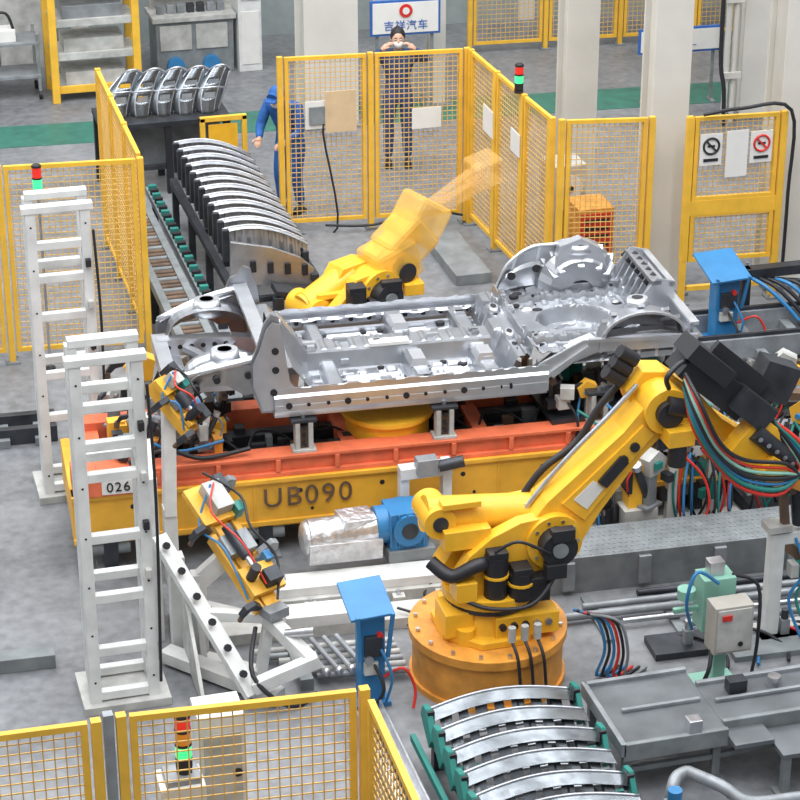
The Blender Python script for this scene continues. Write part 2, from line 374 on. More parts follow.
for sgn in(-1,1):
    o=.88*sgn
    prof=[(-.10,.10),(-.07,.12),(-.05,.10),(-.05,.04),(-.02,-.02),(.05,-.05),(.09,-.05),(.10,.02),(.10,.10),(.07,.12),(.07,.17)]
    def sf(i,j,prof=prof,o=o,sgn=sgn):
        k=j*(len(prof)-1); a=int(min(k,len(prof)-2)); t=k-a
        y=prof[a][0]*(1-t)+prof[a+1][0]*t; z=prof[a][1]*(1-t)+prof[a+1][1]*t
        u=-1.62+2.75*i
        return (u,o+y*sgn, z+(.012 if int(i*22)%2 else 0)*(1 if j in(0,1) else 0))
    b.surf(sf,66,20,SL2,sm=False)
    b.bar((-1.62,o+.105*sgn,.01),(1.12,o+.105*sgn,.01),.02,SL2,h=.05)
    b.bar((-1.62,o+.04*sgn,-.06),(1.12,o+.04*sgn,-.06),.10,SL2,h=.03)
    for k in range(16):
        u=-1.5+k*.165
        if k<13: b.cyl((u,o+.118*sgn,.03),(u,o+.09*sgn,.03),.016 if k%3 else .028,HOLE,n=10)
        if k<13: b.box((u+.08,o-.075*sgn,.10),(.06,.03,.05),SL); b.cyl((u,o-.02*sgn,.08),(u,o-.06*sgn,.08),.022,HOLE,n=10)
    rp=[(1.0,.74*sgn,.0),(1.15,.76*sgn,.05),(1.32,.74*sgn,.18),(1.55,.70*sgn,.25),(1.9,.68*sgn,.26),(2.3,.66*sgn,.24)]
    for k in range(len(rp)-1): b.bar(rp[k],rp[k+1],.15,SL2,h=.13)
    poly=[(1.02,-.04),(1.12,.02),(1.28,.17),(1.5,.24),(2.3,.22),(2.32,.33),(1.9,.38),(1.4,.36),(1.0,.18),(.9,.12)]
    b.prism([(p[0],.90*sgn,p[1]) for p in poly],(0,.02*sgn,0),SL2)
    b.bar((1.05,.93*sgn,.04),(1.45,.93*sgn,.30),.04,SL2); b.bar((1.45,.93*sgn,.36),(2.3,.93*sgn,.32),.05,SL2,h=.03)
    uc=1.72 if sgn>0 else 1.88; hh=.40 if sgn>0 else .33
    NS=16
    for k in range(NS):
        p0=math.pi*k/NS; p1=math.pi*(k+1)/NS
        def pt(ph,w,sc_=1): return (uc-.34*sc_*math.cos(ph),w*sgn,.24+hh*sc_*math.sin(ph)**.75)
        b.add([pt(p0,.92),pt(p1,.92),pt(p1,.70,.97),pt(p0,.70,.97)],[(0,1,2,3)],SL)
        b.add([pt(p0,.70,.97),pt(p1,.70,.97),pt(p1,.60,.72),pt(p0,.60,.72)],[(0,1,2,3)],SL2 if k%2 else SL)
        b.add([pt(p0,.60,.72),pt(p1,.60,.72),pt(p1,.58,.3),pt(p0,.58,.3)],[(0,1,2,3)],SL)
        b.bar(pt(p0,.93),pt(p1,.93),.03,SL2,h=.02)
    for t in (.6,.9,1.57,2.2,2.6): b.bar((uc-.34*math.cos(t),.80*sgn,.26+hh*math.sin(t)**.75),(uc-.25*math.cos(t),.58*sgn,.24+.6*hh*math.sin(t)**.75),.05,SL2,h=.03)
    b.cyl((uc,.66*sgn,.24+hh*.90),(uc,.66*sgn,.24+hh*.90+.08),.10,SL2,n=18,r2=.08); b.cyl((uc,.66*sgn,.24+hh*.90+.08),(uc,.66*sgn,.24+hh*.90+.083),.045,HOLE,n=14)
    b.bar((-1.35,.42*sgn,.04),(-1.8,.45*sgn,.10),.13,SL2,h=.15); b.bar((-1.8,.45*sgn,.10),(-2.45,.45*sgn,.12),.13,SL2,h=.15)
    for k in range(6): b.cyl((-1.85-k*.1,.45*sgn-.068,.12),(-1.85-k*.1,.45*sgn+.068,.12),.022,HOLE,n=8)
    def fw(i,j,sgn=sgn):
        ph=math.pi*i; r=.36
        return (-1.98+r*math.cos(math.pi-ph),(.48+.36*j)*sgn,.08+(.32*math.sin(ph)**.6)*(1-.15*j)+(.015 if int(j*5)%2 else 0))
    b.surf(fw,16,5,SL,sm=False)
    b.cyl((-1.98,.63*sgn,.32),(-1.98,.63*sgn,.46),.14,SL2,r2=.11,n=20); b.cyl((-1.98,.63*sgn,.46),(-1.98,.63*sgn,.465),.06,HOLE,n=16)
    b.tube([(-2.4,.72*sgn,.26),(-2.0,.84*sgn,.38),(-1.6,.86*sgn,.46)],.04,SL2,n=4,sub=3)
    b.prism([(-2.42,.72*sgn,.10),(-2.42,.72*sgn,.26),(-2.0,.84*sgn,.38),(-1.7,.86*sgn,.40),(-1.7,.86*sgn,.15),(-1.85,.86*sgn,.12),(-2.0,.84*sgn,.22),(-2.2,.78*sgn,.20)],(0,.02*sgn,0),SL)
    for (u,z) in ((-2.25,.22),(-2.08,.28),(-1.82,.30)): b.cyl((u,.80*sgn,z),(u,.90*sgn,z),.03,HOLE,n=12)
def quarter(sgn,h,u0,u1,w0=.86):
    def q(i,j):
        u=u0+(u1-u0)*i; top=h*(sm(i*1.9))*(1-.30*sm((i-.70)/.30)); z=.12+j*top
        return (u+.12*j*(1-i),(w0-.10*j-(.03 if .25<j<.7 else 0))*sgn,z)
    b.surf(q,26,14,SL,sm=False)
    b.tube([q(k/12,1) for k in range(13)],.020,SL2,n=4,sub=2)
    for k in (3,5,7,9,11): 
        p=q(k/13,.6); b.cyl((p[0],p[1]-.02,p[2]),(p[0],p[1]+.02,p[2]),.035,HOLE,n=12)
        b.bar(q(k/13,0),q(k/13,1),.025,SL2)
quarter(1,.54,.60,2.0)
quarter(-1,.20,1.35,2.3,.84)
b.prism([(1.50,.74,.40),(1.55,.74,.68),(1.72,.74,.74),(1.9,.74,.62),(1.95,.74,.40)],(0,-.12,0),SL2)
b.prism([(2.0,-.2,.22),(2.3,-.2,.22),(2.3,-.2,.56),(2.15,-.2,.60),(2.05,-.2,.45)],(0,.03,0),SL2); b.prism([(2.0,.68,.22),(2.3,.68,.22),(2.3,.68,.56),(2.15,.68,.60),(2.05,.68,.45)],(0,.03,0),SL2)
b.bar((2.15,-.2,.56),(2.15,.7,.56),.08,SL,h=.04); b.bar((2.28,-.2,.54),(2.28,.7,.54),.05,SL2,h=.04)
for k in range(6): b.bar((2.02,-.1+.15*k,.26),(2.15,-.1+.15*k,.56),.03,SL2); b.cyl((2.10,-.03+.15*k,.50),(2.18,-.03+.15*k,.585),.03,HOLE,n=10)
b.bb((2.26,-.85,.16),(2.29,.85,.40),SL); b.bar((2.3,-.85,.40),(2.3,.85,.40),.07,SL2,h=.03)
for k in range(9): b.cyl((2.25,-.75+k*.18,.28),(2.31,-.75+k*.18,.28),.03,HOLE,n=10)
def pillar(sgn,h):
    poly=[(-1.72,-.05),(-1.36,-.05),(-1.40,.10),(-1.48,.22),(-1.51,.45),(-1.53,h*.8),(-1.56,h),(-1.62,h+.03),(-1.68,h-.05),(-1.74,.55),(-1.80,.42),(-1.80,.2)]
    b.prism([(p[0],.86*sgn,p[1]) for p in poly],(0,.04*sgn,0),SL)
    b.prism([(p[0]*.96-.06,.93*sgn,p[1]*.9+.03) for p in poly],(0,.012*sgn,0),SL2)
    for (u,z) in ((-1.62,.15),(-1.6,.35),(-1.6,.52)):
        b.cyl((u,.96*sgn,z),(u,.92*sgn,z),.03,HOLE,n=12)
pillar(-1,.80); pillar(1,.62)
def dash(i,j):
    w=-.85+1.7*i; return (-1.55-.10*j,w,.28+.18*j+(.02 if int(i*16)%2 else 0)*j)
b.surf(dash,48,4,SL,sm=False)
b.bar((-1.66,-.85,.48),(-1.66,.85,.48),.12,SL2,h=.04)
b.bar((-2.42,-.6,.12),(-2.42,.6,.12),.12,SL2,h=.12); b.bar((-2.30,-.5,.0),(-2.30,.5,.0),.10,SL,h=.08); b.bar((-1.95,-.42,.02),(-1.95,.42,.02),.16,SL,h=.06)
b.bar((-2.2,-.4,.1),(-1.8,.4,.1),.07,SL2,h=.05); b.bar((-2.2,.4,.1),(-1.8,-.4,.1),.07,SL2,h=.05)
for uc in (-1.15,-.95,-.75,-.6,-.45,-.2,-.05,.1,.4,.75,1.15,1.3,1.8,1.95):
    for wc in (-.62,-.5,-.38,-.27,.27,.38,.5,.62):
        if rr.random()<.66:
            z=hz(uc,wc); b.cyl((uc,wc,z-.02),(uc,wc,z+.008),rr.choice([.014,.02,.03,.042]),HOLE,n=12)
for k in range(44):
    u=rr.choice([-1.18,-.9,-.6,-.32,-.1,.28,.5,.7,.98,1.3,2.08]); w=rr.uniform(-.7,.7); z=hz(u,w)
    b.box((u,w,z+.015),(rr.uniform(.05,.14),rr.uniform(.03,.08),.04),rr.choice([SL,SL2]),tx=.8,ty=.8)
for w in(-.68,.68): b.bar((-1.2,w,.035),(.5,w,.035),.05,SL2,h=.04)
b.box((-.32,-.45,.16),(.16,.3,.06),SL2,tx=.7,ty=.8);b.box((-.32,.45,.16),(.16,.3,.06),SL2,tx=.7,ty=.8);b.box((.28,-.45,.15),(.2,.26,.06),SL2,tx=.7,ty=.8)
b.box((-.5,-.1,.19),(.34,.12,.03),PAP)
for (u,w,s_) in ((.75,-.3,.09),(.75,.35,.10),(1.2,.6,.08)):
    z=hz(u,w); b.cyl((u,w,z),(u,w,z+.05),s_,SL2,r2=s_*.8,n=20); b.cyl((u,w,z+.05),(u,w,z+.053),s_*.5,HOLE,n=16)
car=b.done('car_underbody',recalc=False,solid=.005)

# ------------------------------------------------------------ clamps & fixtures
def clamp(b,c,rz,s=1.0,yel=True,rd=R):
    M0=b.M; b.M=M0@Matrix.Translation(V(c))@Matrix.Rotation(rz,4,'Z')@Matrix.Scale(s,4)
    Y=BY if yel else WHD
    b.bb((-.1,-.08,0),(.1,.08,.025),LG); b.bb((-.05,-.05,.025),(.05,.05,.34),WHD if yel else GR)
    b.prism([(-.05,-.06,.3),(.12,-.06,.3),(.16,-.06,.42),(.05,-.06,.52),(-.08,-.06,.46)],(0,.12,0),Y)
    b.cyl((-.02,0,.10),(-.16,0,.40),.035,DK,n=10); b.cyl((-.16,0,.40),(-.18,0,.45),.045,ST,n=10)
    b.prism([(.02,-.02,.5),(.25,-.02,.44),(.30,-.02,.36),(.27,-.02,.35),(.22,-.02,.40),(.04,-.02,.44)],(0,.04,0),DK)
    b.bb((.26,-.03,.30),(.31,.03,.37),BRN); b.box((.02,-.08,.40),(.08,.03,.06),GN if rd.random()<.5 else BK); b.cyl((.06,.07,.38),(.06,.1,.38),.025,BL if rd.random()<.3 else ST,n=8)
    b.tube([(-.14,.02,.42),(-.22,.05,.3),(-.15,.08,.1),(-.05,.1,.03)],.009,rd.choice([BK,BL,BK,RD]),n=6)
    b.M=M0
def post(b,x,y,h,m=WH,w=.09): b.bb((x-w/2,y-w/2,0),(x+w/2,y+w/2,h),m); b.bb((x-w,y-w,0),(x+w,y+w,.03),m)
def hoses(b,cx,cy,z0,z1,n,spread,ms,rd=R,r=.012):
    for k in range(n):
        x=cx+rd.uniform(-spread,spread); y=cy+rd.uniform(-spread*.4,spread*.4); a=rd.uniform(-.18,.18)
        b.tube([(x,y,z1),(x+a,y-.08,z1-(z1-z0)*.25),(x+a*1.2,y-.12,z1-(z1-z0)*.6),(x+a*.3,y-.06,z0)],r,rd.choice(ms),n=6)
def junk(b,x0,x1,y0,y1,z0,z1,n,ms,rd=R,s=1.0):
    for k in range(n):
        b.box((rd.uniform(x0,x1),rd.uniform(y0,y1),rd.uniform(z0,z1)),(rd.uniform(.05,.16)*s,rd.uniform(.05,.14)*s,rd.uniform(.05,.2)*s),rd.choice(ms),rot=(0,0,rd.choice([0,0,.4,1.2])))

# multi-clamp gripper heads on the left: yellow beam, dark bodies, white plates
def gripper_head(pa,pb,base,w=.14,nm='clamp_tooling_arm',legs=True):
    pa=V(pa);pb=V(pb);b=B()
    d=(pb-pa).normalized(); side=V((0,0,1)).cross(d).normalized(); up=d.cross(side)
    E=Matrix((side,d,up)).transposed(); Lh=(pb-pa).length
    def Q(s,l,h): return pa+d*(Lh*s)+side*l+up*h
    b.bar(pa,pb,w,BY,h=.14)
    b.bar(Q(0,w*.9,.03),Q(.62,w*.9,.03),.05,BY,h=.10); b.bar(Q(.38,-w*.9,.03),Q(1,-w*.9,.03),.05,BY,h=.10)
    # big carrier plate + actuators
    b.box(Q(.18,0,.12),(w*2.6,.30*Lh,.05),BY,rot=E); b.box(Q(.18,.02,.19),(w*1.2,.22*Lh,.12),WHD,rot=E); b.box(Q(.10,w*.9,.17),(.08,.16,.14),DK,rot=E)
    b.box(Q(.52,0,.11),(w*1.9,.16*Lh,.08),LG,rot=E); b.cyl(Q(.40,-w*.3,.18),Q(.66,-w*.3,.18),.045,DK,n=14); b.cyl(Q(.66,-w*.3,.18),Q(.74,-w*.3,.18),.02,ST,n=10)
    b.box(Q(.82,0,.12),(w*2.3,.22*Lh,.05),BY,rot=E); b.box(Q(.86,w*.3,.19),(w*1.0,.12,.12),DK,rot=E); b.cyl(Q(.80,-w*.7,.12),Q(.80,-w*.7,.30),.04,BK,n=12)
    # clamp jaws
    for s,l,sg in ((.05,1,1),(.33,-1,-1),(.60,1,1),(.97,-1,-1)):
        q=Q(s,l*w*.9,.10)
        b.prism([q,q+side*sg*.10+up*.10,q+side*sg*.17+up*.06,q+side*sg*.19-up*.04,q+side*sg*.16-up*.05,q+side*sg*.12+up*.02,q+side*sg*.03-up*.03],d*.05,LG if sg>0 else DK)
        b.cyl(q+side*sg*.16-up*.06+d*.025,q+side*sg*.16-up*.12+d*.025,.02,BRN,n=8)
    b.box(Q(.30,w*1.1,.16),(.07,.09,.12),GN,rot=E); b.box(Q(.70,w*1.0,.14),(.06,.08,.10),BL,rot=E)
    b.tube([Q(0,0,.26),Q(.25,w*1.4,.24),Q(.5,w*.6,.28),Q(.75,w*1.3,.2),Q(1.0,.02,.12)],.012,BK,n=6)
    b.tube([Q(.1,0,.26),Q(.3,-w*1.5,.1),Q(.55,-w*1.3,.18),Q(.9,-w*1.2,.05)],.010,BL,n=6); b.tube([Q(.1,.03,.26),Q(.3,-w*1.0,.26),Q(.6,-w*.6,.3),Q(.9,-w*.3,.2)],.009,RD,n=6)
    q=V(base); m=pa.lerp(pb,.5)
    b.bar(m-up*.05,(q.x,q.y,.62),.10,WH,h=.14); b.bar((q.x,q.y,0),(q.x,q.y,.70),.11,WH,h=.11)
    if legs:
        b.prism([(q.x-.05,q.y-.30,0),(q.x-.05,q.y+.15,0),(q.x-.05,q.y+.06,.65),(q.x-.05,q.y-.05,.65)],(.05,0,0),WH)
        b.bar(pb,(pb.x-.1,pb.y,.0),.08,WH); b.bar((q.x,q.y-.2,.04),(pb.x-.1,pb.y,.04),.1,WH,h=.08)
    b.done(nm,.004)
gripper_head((-2.66,-3.62,1.20),(-2.26,-4.52,.60),(-2.72,-4.0,0),w=.13)
gripper_head((-2.80,-2.66,1.72),(-2.54,-2.92,1.36),(-2.74,-2.86,0),w=.08,legs=False)
b=B()
b.bar((-3.0,-3.9,1.0),(-2.5,-4.95,.12),.13,WH,h=.06); b.bar((-2.88,-3.95,.85),(-2.88,-3.95,0),.12,WH); b.bar((-3.02,-4.1,.08),(-2.3,-4.95,.08),.14,WH,h=.1)
b.bar((-2.7,-4.4,.55),(-2.3,-4.55,.55),.08,WH); b.bar((-2.3,-4.55,.55),(-2.05,-4.95,.35),.10,WH); b.bar((-2.5,-4.95,.2),(-2.0,-4.98,.38),.10,WH)
for k in range(6): b.cyl((-2.96+k*.08,-4.02-k*.17,.98-k*.14),(-2.96+k*.08,-4.06-k*.17,1.0-k*.14),.03,HOLE,n=8)
b.tube([(-2.4,-4.6,.5),(-2.5,-4.95,.3),(-2.25,-5.05,.05),(-2.0,-4.9,.03)],.018,BK)
b.prism([(-2.88,-4.1,.05),(-2.88,-4.9,.05),(-2.88,-4.6,.35),(-2.88,-4.15,.75)],(.03,0,0),WHD)
b.bar((-2.88,-3.95,.45),(-2.45,-4.3,.45),.07,WH)
b.box((-2.25,-4.6,.62),(.18,.14,.08),LG,rot=(0,0,.4)); b.cyl((-2.2,-4.75,.5),(-2.0,-4.85,.55),.035,ST,n=10)
b.done('white_bracket_frame',.004)

b=B(); b.M=rotM((0,0,0),-3)
b.bb((-2.9,-.9,0),(2.4,-.75,.35),LG); b.bb((-2.9,-.35,0),(2.4,-.2,.35),LG)
for i in range(9):
    x=-2.5+i*.56; b.bb((x-.12,-.9,.35),(x+.12,-.2,.4),GR)
    clamp(b,(x,-.6,.4),R.choice([0,1.5,3.1,-1.2]),1.2,yel=R.random()<.4)
junk(b,-2.8,2.3,-.85,-.25,.38,.7,40,[DK,GR,BK,BRN,WHD])
b.done('body_welding_fixture',0)
b=B()
for (x,y,z,s,yl) in [(1.55,-1.75,.95,.7,False),(1.75,-2.2,.95,.7,False),(1.2,-2.45,.95,.65,False),(1.85,-2.6,.93,.8,False),(.75,-2.3,.93,.65,False),(1.05,-2.0,.95,.65,False),(1.45,-2.65,.93,.75,False),(.95,-2.66,.93,.7,True)]:
    clamp(b,(x,y,z),R.uniform(0,6),s,yl)
junk(b,.6,1.95,-2.72,-2.0,.97,1.22,60,[DK,GR,DK,GN,BRN,BK,WHD])
hoses(b,1.2,-2.74,.7,1.15,12,.5,[BK,BK,GN,BL])
b.bb((.6,-2.72,.93),(1.95,-1.95,.97),DK)
b.done('rear_clamp_group',0)
b=B()
for (x,y,z,s,yl) in [(-3.0,-1.75,.95,.8,False),(-2.85,-2.35,.95,.75,False),(-2.6,-1.9,.95,.7,False),(-2.35,-2.4,.95,.7,False),(-2.1,-1.9,.95,.6,False)]:
    clamp(b,(x,y,z),R.uniform(0,6),s,yl)
junk(b,-3.1,-2.1,-2.45,-1.8,.97,1.18,34,[DK,GR,DK,ORG,BRN,BK,WHD,BY])
b.tube([(-3.0,-2.5,.95),(-2.7,-2.55,1.05),(-2.4,-2.6,.96),(-2.0,-2.6,1.0)],.02,BK); b.tube([(-3.1,-2.3,.95),(-2.9,-2.5,1.15),(-2.6,-2.5,1.0),(-2.2,-2.5,1.05)],.014,BL)
b.done('front_clamp_group',0)
b=B()
b.bb((2.3,-3.3,0),(3.8,-1.9,.12),DK)
for (x,y,h) in [(2.4,-2.9,.75),(2.5,-2.2,.6),(2.75,-3.2,.6),(3.2,-2.6,.6),(3.1,-2.0,.5),(3.6,-2.9,.6),(3.6,-2.2,.5)]:
    post(b,x,y,h,WH if R.random()<.5 else DK,.09)
    clamp(b,(x,y,h),R.uniform(2,4.5),1.0,R.random()<.3)
b.bar((2.4,-2.9,.7),(3.2,-2.6,.6),.1,LG); b.bar((2.5,-2.2,.5),(3.1,-2.0,.5),.09,GR); b.bar((2.75,-3.2,.5),(2.4,-2.9,.5),.08,GR)
junk(b,2.35,3.75,-3.25,-1.95,.15,.9,80,[DK,GR,WHD,DK,BY,GN,BRN,BK,LG])
hoses(b,2.8,-3.2,.1,.95,18,.5,[BK,BK,RD,BL,GN]); hoses(b,3.3,-2.4,.1,.9,14,.4,[BK,BK,BL])
b.done('side_welding_fixture',0)
b=B()
b.bb((1.05,-3.35,0),(1.35,-3.05,.35),WHD); post(b,1.5,-3.25,.85,WH,.08); b.bb((1.1,-3.3,.35),(1.22,-3.1,.75),RY); b.bb((1.08,-3.32,.5),(1.12,-3.08,.7),BK)
b.bar((1.5,-3.25,.8),(1.9,-3.2,.8),.09,WH); clamp(b,(1.5,-3.25,.85),1,.9,True); clamp(b,(1.85,-3.2,.85),2,.9,False)
post(b,.72,-3.12,.55,WH,.08); clamp(b,(.72,-3.12,.55),1.5,.8,False); post(b,1.9,-3.15,.8,WH,.08)
clamp(b,(1.28,-3.28,.35),.5,1.0,False); b.bb((.6,-3.2,0),(2.2,-3.05,.1),WHD)
hoses(b,1.8,-3.3,.05,.85,18,.3,[BK,BK,BL,RD,GN]); hoses(b,.95,-3.25,.05,.5,7,.2,[BK,BK,BL])
junk(b,1.4,2.2,-3.35,-3.1,.4,1.25,34,[DK,GR,WHD,DK,GN,BK],s=.9); junk(b,.6,1.1,-3.2,-3.05,.1,.6,12,[DK,GR,WHD,BK])
b.done('clamp_station',0)

# ------------------------------------------------------------ robots
def robot(name,base,dirv,z0,J,k=1.0,M=RY,drum=None,ghost=None,detail=True,ak=1.0,side=1):
    root=empty(name,(base[0],base[1],0))
    d=V((dirv[0],dirv[1],0)).normalized(); n=V((-d.y,d.x,0)); o=V((base[0],base[1],0))
    P=lambda r,l,z:o+d*r+n*l+V((0,0,z))
    if drum:
        b=B()
        b.cyl(P(0,0,0),P(0,0,z0-.04),drum,ORG,n=40); b.cyl(P(0,0,z0-.07),P(0,0,z0),drum*1.05,ORG,n=40); b.cyl(P(0,0,0),P(0,0,.05),drum*1.04,ORG,n=40)
        for i in range(16):
            t=i*math.pi/8; b.cyl(P(drum*.96*math.cos(t),drum*.96*math.sin(t),z0),P(drum*.96*math.cos(t),drum*.96*math.sin(t),z0+.03),.018,ST,n=6)
        b.done('pedestal_drum' ,.004,root)
    b=B()
    oc=[]
    for i in range(8):
        t=math.pi/8+i*math.pi/4; oc.append(P(.44*k*math.cos(t),.44*k*math.sin(t),z0))
    b.prism(oc,(0,0,.06*k),M)
    for i in range(4):
        t=math.pi/4+i*math.pi/2; b.cyl(P(.36*k*math.cos(t),.36*k*math.sin(t),z0),P(.36*k*math.cos(t),.36*k*math.sin(t),z0+.13*k),.07*k,M)
    b.cyl(P(0,0,z0+.06*k),P(0,0,z0+.24*k),.33*k,M,r2=.29*k,n=32)
    b.box(P(.2*k,-.25*k,z0+.14*k),(.5*k,.22*k,.18*k),M); b.box(P(-.3*k,-.1*k,z0+.15*k),(.22*k,.3*k,.2*k),M)
    for i in range(5): b.cyl(P((-.0+.09*i)*k,-.36*k,z0+.16*k),P((-.0+.09*i)*k,-.39*k,z0+.16*k),.028*k,BK if i<3 else ST,n=10)
    b.cyl(P(0,0,z0+.24*k),P(0,0,z0+.29*k),.34*k,DK,n=32)
    b.cyl(P(0,0,z0+.29*k),P(0,0,z0+.37*k),.36*k,M,n=32)
    b.done('robot_base',.008,root)
    b=B()
    s=J['s'];e=J['e'];w=J['w'];q=J['rear']
    zt=z0+.37*k
    poly=[(-.34*k,zt),(.34*k,zt),(s[0]+.22*k,s[1]-.12*k),(s[0]+.20*k,s[1]+.12*k),(s[0],s[1]+.24*k),(s[0]-.24*k,s[1]+.22*k),(-.05*k,s[1]+.12*k),(-.24*k,s[1]-.02*k),(-.38*k,zt+.14*k)]
    b.prism([P(p[0],.0*k,p[1]) for p in poly],n*(.22*k),M)
    b.prism([P(p[0]*.9,-.20*k,p[1]*.96+.04*z0) for p in poly],n*(.12*k),M)
    b.cyl(P(q[0],.10*k,q[1]),P(s[0]-.1*k,.10*k,s[1]+.10*k),.13*k,M,r2=.15*k,n=24); b.cyl(P(q[0]-.03*k,.10*k,q[1]+.005),P(q[0],.10*k,q[1]),.14*k,M,n=24)
    b.cyl(P(q[0]+.06*k,-.06*k,q[1]-.02),P(q[0]+.06*k,.3*k,q[1]-.02),.125*k,M,n=24); b.cyl(P(q[0]+.06*k,-.075*k,q[1]-.02),P(q[0]+.06*k,-.05*k,q[1]-.02),.06*k,DK,n=20)
    b.box(P(q[0]+.22*k,-.02*k,q[1]+.12*k),(.3*k,.12*k,.05*k),M)
    b.box(P(q[0]+.25*k,.0,q[1]-.14*k),(.36*k,.28*k,.16*k),M)
    b.tube([P(q[0]-.03*k,-.1*k,q[1]-.30*k),P(q[0]+.1*k,-.22*k,q[1]-.38*k),P(q[0]+.28*k,-.25*k,q[1]-.30*k),P(q[0]+.45*k,-.2*k,q[1]-.32*k)],.055*k,BK,n=12)
    for (r,l,h) in ((-.02,-.24,.34),(.16,-.28,.2)):
        b.cyl(P(r*k,l*k,zt-.02),P(r*k,l*k,zt+h*k),.09*k,BK,n=16); b.box(P(r*k,l*k,zt+h*k+.02),(.15*k,.15*k,.06*k),BK)
        b.cyl(P(r*k,l*k,zt+h*k*.5),P(r*k,l*k,zt+h*k*.5+.02),.1*k,M,n=16)
    b.box(P(-.26*k,-.2*k,zt+.08*k),(.16*k,.2*k,.16*k),M); b.box(P(.3*k,-.28*k,zt+.05*k),(.16*k,.12*k,.2*k),BK)
    b.cyl(P(s[0],-.24*k,s[1]),P(s[0],.24*k,s[1]),.22*k,M,n=28); b.cyl(P(s[0],-.36*k,s[1]),P(s[0],-.23*k,s[1]),.14*k,BK,n=24)
    b.cyl(P(s[0],-.38*k,s[1]),P(s[0],-.35*k,s[1]),.06*k,GR,n=20); b.box(P(s[0]-.03*k,-.34*k,s[1]-.17*k),(.16*k,.10*k,.12*k),BK); b.box(P(s[0]+.02*k,-.34*k,s[1]+.12*k),(.18*k,.08*k,.10*k),BK)
    for i in range(10):
        t=i*math.pi/5; b.cyl(P(s[0]+.18*k*math.cos(t),-.25*k,s[1]+.18*k*math.sin(t)),P(s[0]+.18*k*math.cos(t),-.235*k,s[1]+.18*k*math.sin(t)),.014*k,ST,n=6)
    if detail:
        b.tube([P(-.3,-.25,zt+.02),P(-.1,-.36,zt-.04),P(.2,-.42,zt-.02),P(.4,-.35,zt+.15),P(.42,-.3,zt+.3)],.018,BK,n=7)
        b.tube([P(-.05,-.3,zt+.4),P(.1,-.36,zt+.5),P(.28,-.38,zt+.42),P(.36,-.36,zt+.36)],.014,BK,n=7)
    b.done('carousel',.008,root)
    b=B(); G=ghost or M; K=k; k=k*ak
    ax=V((e[0]-s[0],e[1]-s[1])); Ln=ax.length; ax.normalize(); pn=V((-ax.y,ax.x))
    def A(t,h): return (s[0]+ax.x*t*Ln+pn.x*h,s[1]+ax.y*t*Ln+pn.y*h)
    out=[A(-.06,.17*k),A(.15,.185*k),A(.35,.16*k),A(.75,.11*k),A(1.0,.12*k),A(1.08,.05*k),A(1.08,-.05*k),A(1.0,-.11*k),A(.7,-.09*k),A(.3,-.13*k),A(.1,-.17*k),A(-.06,-.15*k)]
    b.prism([P(p[0],-.13*k,p[1]) for p in out],n*(.22*k),M)
    inn=[A(.2,.11*k),A(.7,.06*k),A(.85,.05*k),A(.85,-.05*k),A(.7,-.05*k),A(.2,-.08*k)]
    b.prism([P(p[0],-.145*k,p[1]) for p in inn],n*(.02*k),M)
    if detail:
        b.prism([P(A(t,h*k)[0],-.15*k,A(t,h*k)[1]) for t,h in((.26,.075),(.42,.06),(.42,-.03),(.26,-.04))],n*(.004),PAP)
        c1=A(.62,.0);c2=A(.72,.0)
        b.cyl(P(c1[0],-.16*k,c1[1]),P(c1[0],-.14*k,c1[1]),.03*k,BK,n=10); b.cyl(P(c2[0],-.16*k,c2[1]),P(c2[0],-.14*k,c2[1]),.03*k,BK,n=10)
        g=A(.53,.0); b.box(P(g[0],-.15*k,g[1]),(.20*k,.03*k,.07*k),BK,rot=(0,-math.atan2(ax.y,ax.x),math.atan2(d.y,d.x)))
        b.tube([P(*(lambda p:(p[0],.14*k,p[1]))(A(t,.17*k+.04*math.sin(t*9)))) for t in (0,.25,.5,.75,1.0)],.022*k,BK,n=8)
        b.tube([P(*(lambda p:(p[0],-.0*k,p[1]))(A(t,.19*k+.02*math.sin(t*5)))) for t in (0,.25,.5,.75,1.0)],.016*k,ST,n=8)
    b.cyl(P(e[0],-.17*k,e[1]),P(e[0],.22*k,e[1]),.14*k,M,n=28); b.cyl(P(e[0],-.22*k,e[1]),P(e[0],-.16*k,e[1]),.08*k,BK,n=20)
    if detail:
        b.cyl(P(e[0]-.02*k,-.2*k,e[1]+.06*k),P(e[0]+.12*k,-.2*k,e[1]+.02*k),.055*k,BK,n=14)
        b.cyl(P(e[0]+.05*k,-.22*k,e[1]-.18*k),P(e[0]+.05*k,-.22*k,e[1]-.32*k),.055*k,BK,n=14)
    b.box(P(e[0]+.05*k,-.2*k,e[1]-.13*k),(.16*k,.16*k,.1*k),M)
    b.done('lower_arm',.01,root)
    b=B()
    ax=V((w[0]-e[0],w[1]-e[1])); Ln=ax.length; ax.normalize(); pn=V((-ax.y,ax.x))
    def A2(t,h): return (e[0]+ax.x*t*Ln+pn.x*h,e[1]+ax.y*t*Ln+pn.y*h)
    out=[A2(-.2,.10*k),A2(-.05,.17*k),A2(.25,.15*k),A2(.5,.09*k),A2(.95,.075*k),A2(.95,-.075*k),A2(.5,-.09*k),A2(.2,-.13*k),A2(-.1,-.12*k),A2(-.2,-.06*k)]
    b.prism([P(p[0],.02*k,p[1]) for p in out],n*(.18*k),G)
    if detail:
        for h_ in (.17,.10,.03):
            a_=A2(-.24,h_*k-.05*k); c_=A2(-.38,h_*k-.05*k); b.cyl(P(a_[0],.1*k,a_[1]),P(c_[0],.1*k,c_[1]),.045*k,BK,n=12)
    b.cyl(P(*(A2(.5,0)[0],.11*k,A2(.5,0)[1])),P(*(A2(.92,0)[0],.11*k,A2(.92,0)[1])),.095*k,G,n=20)
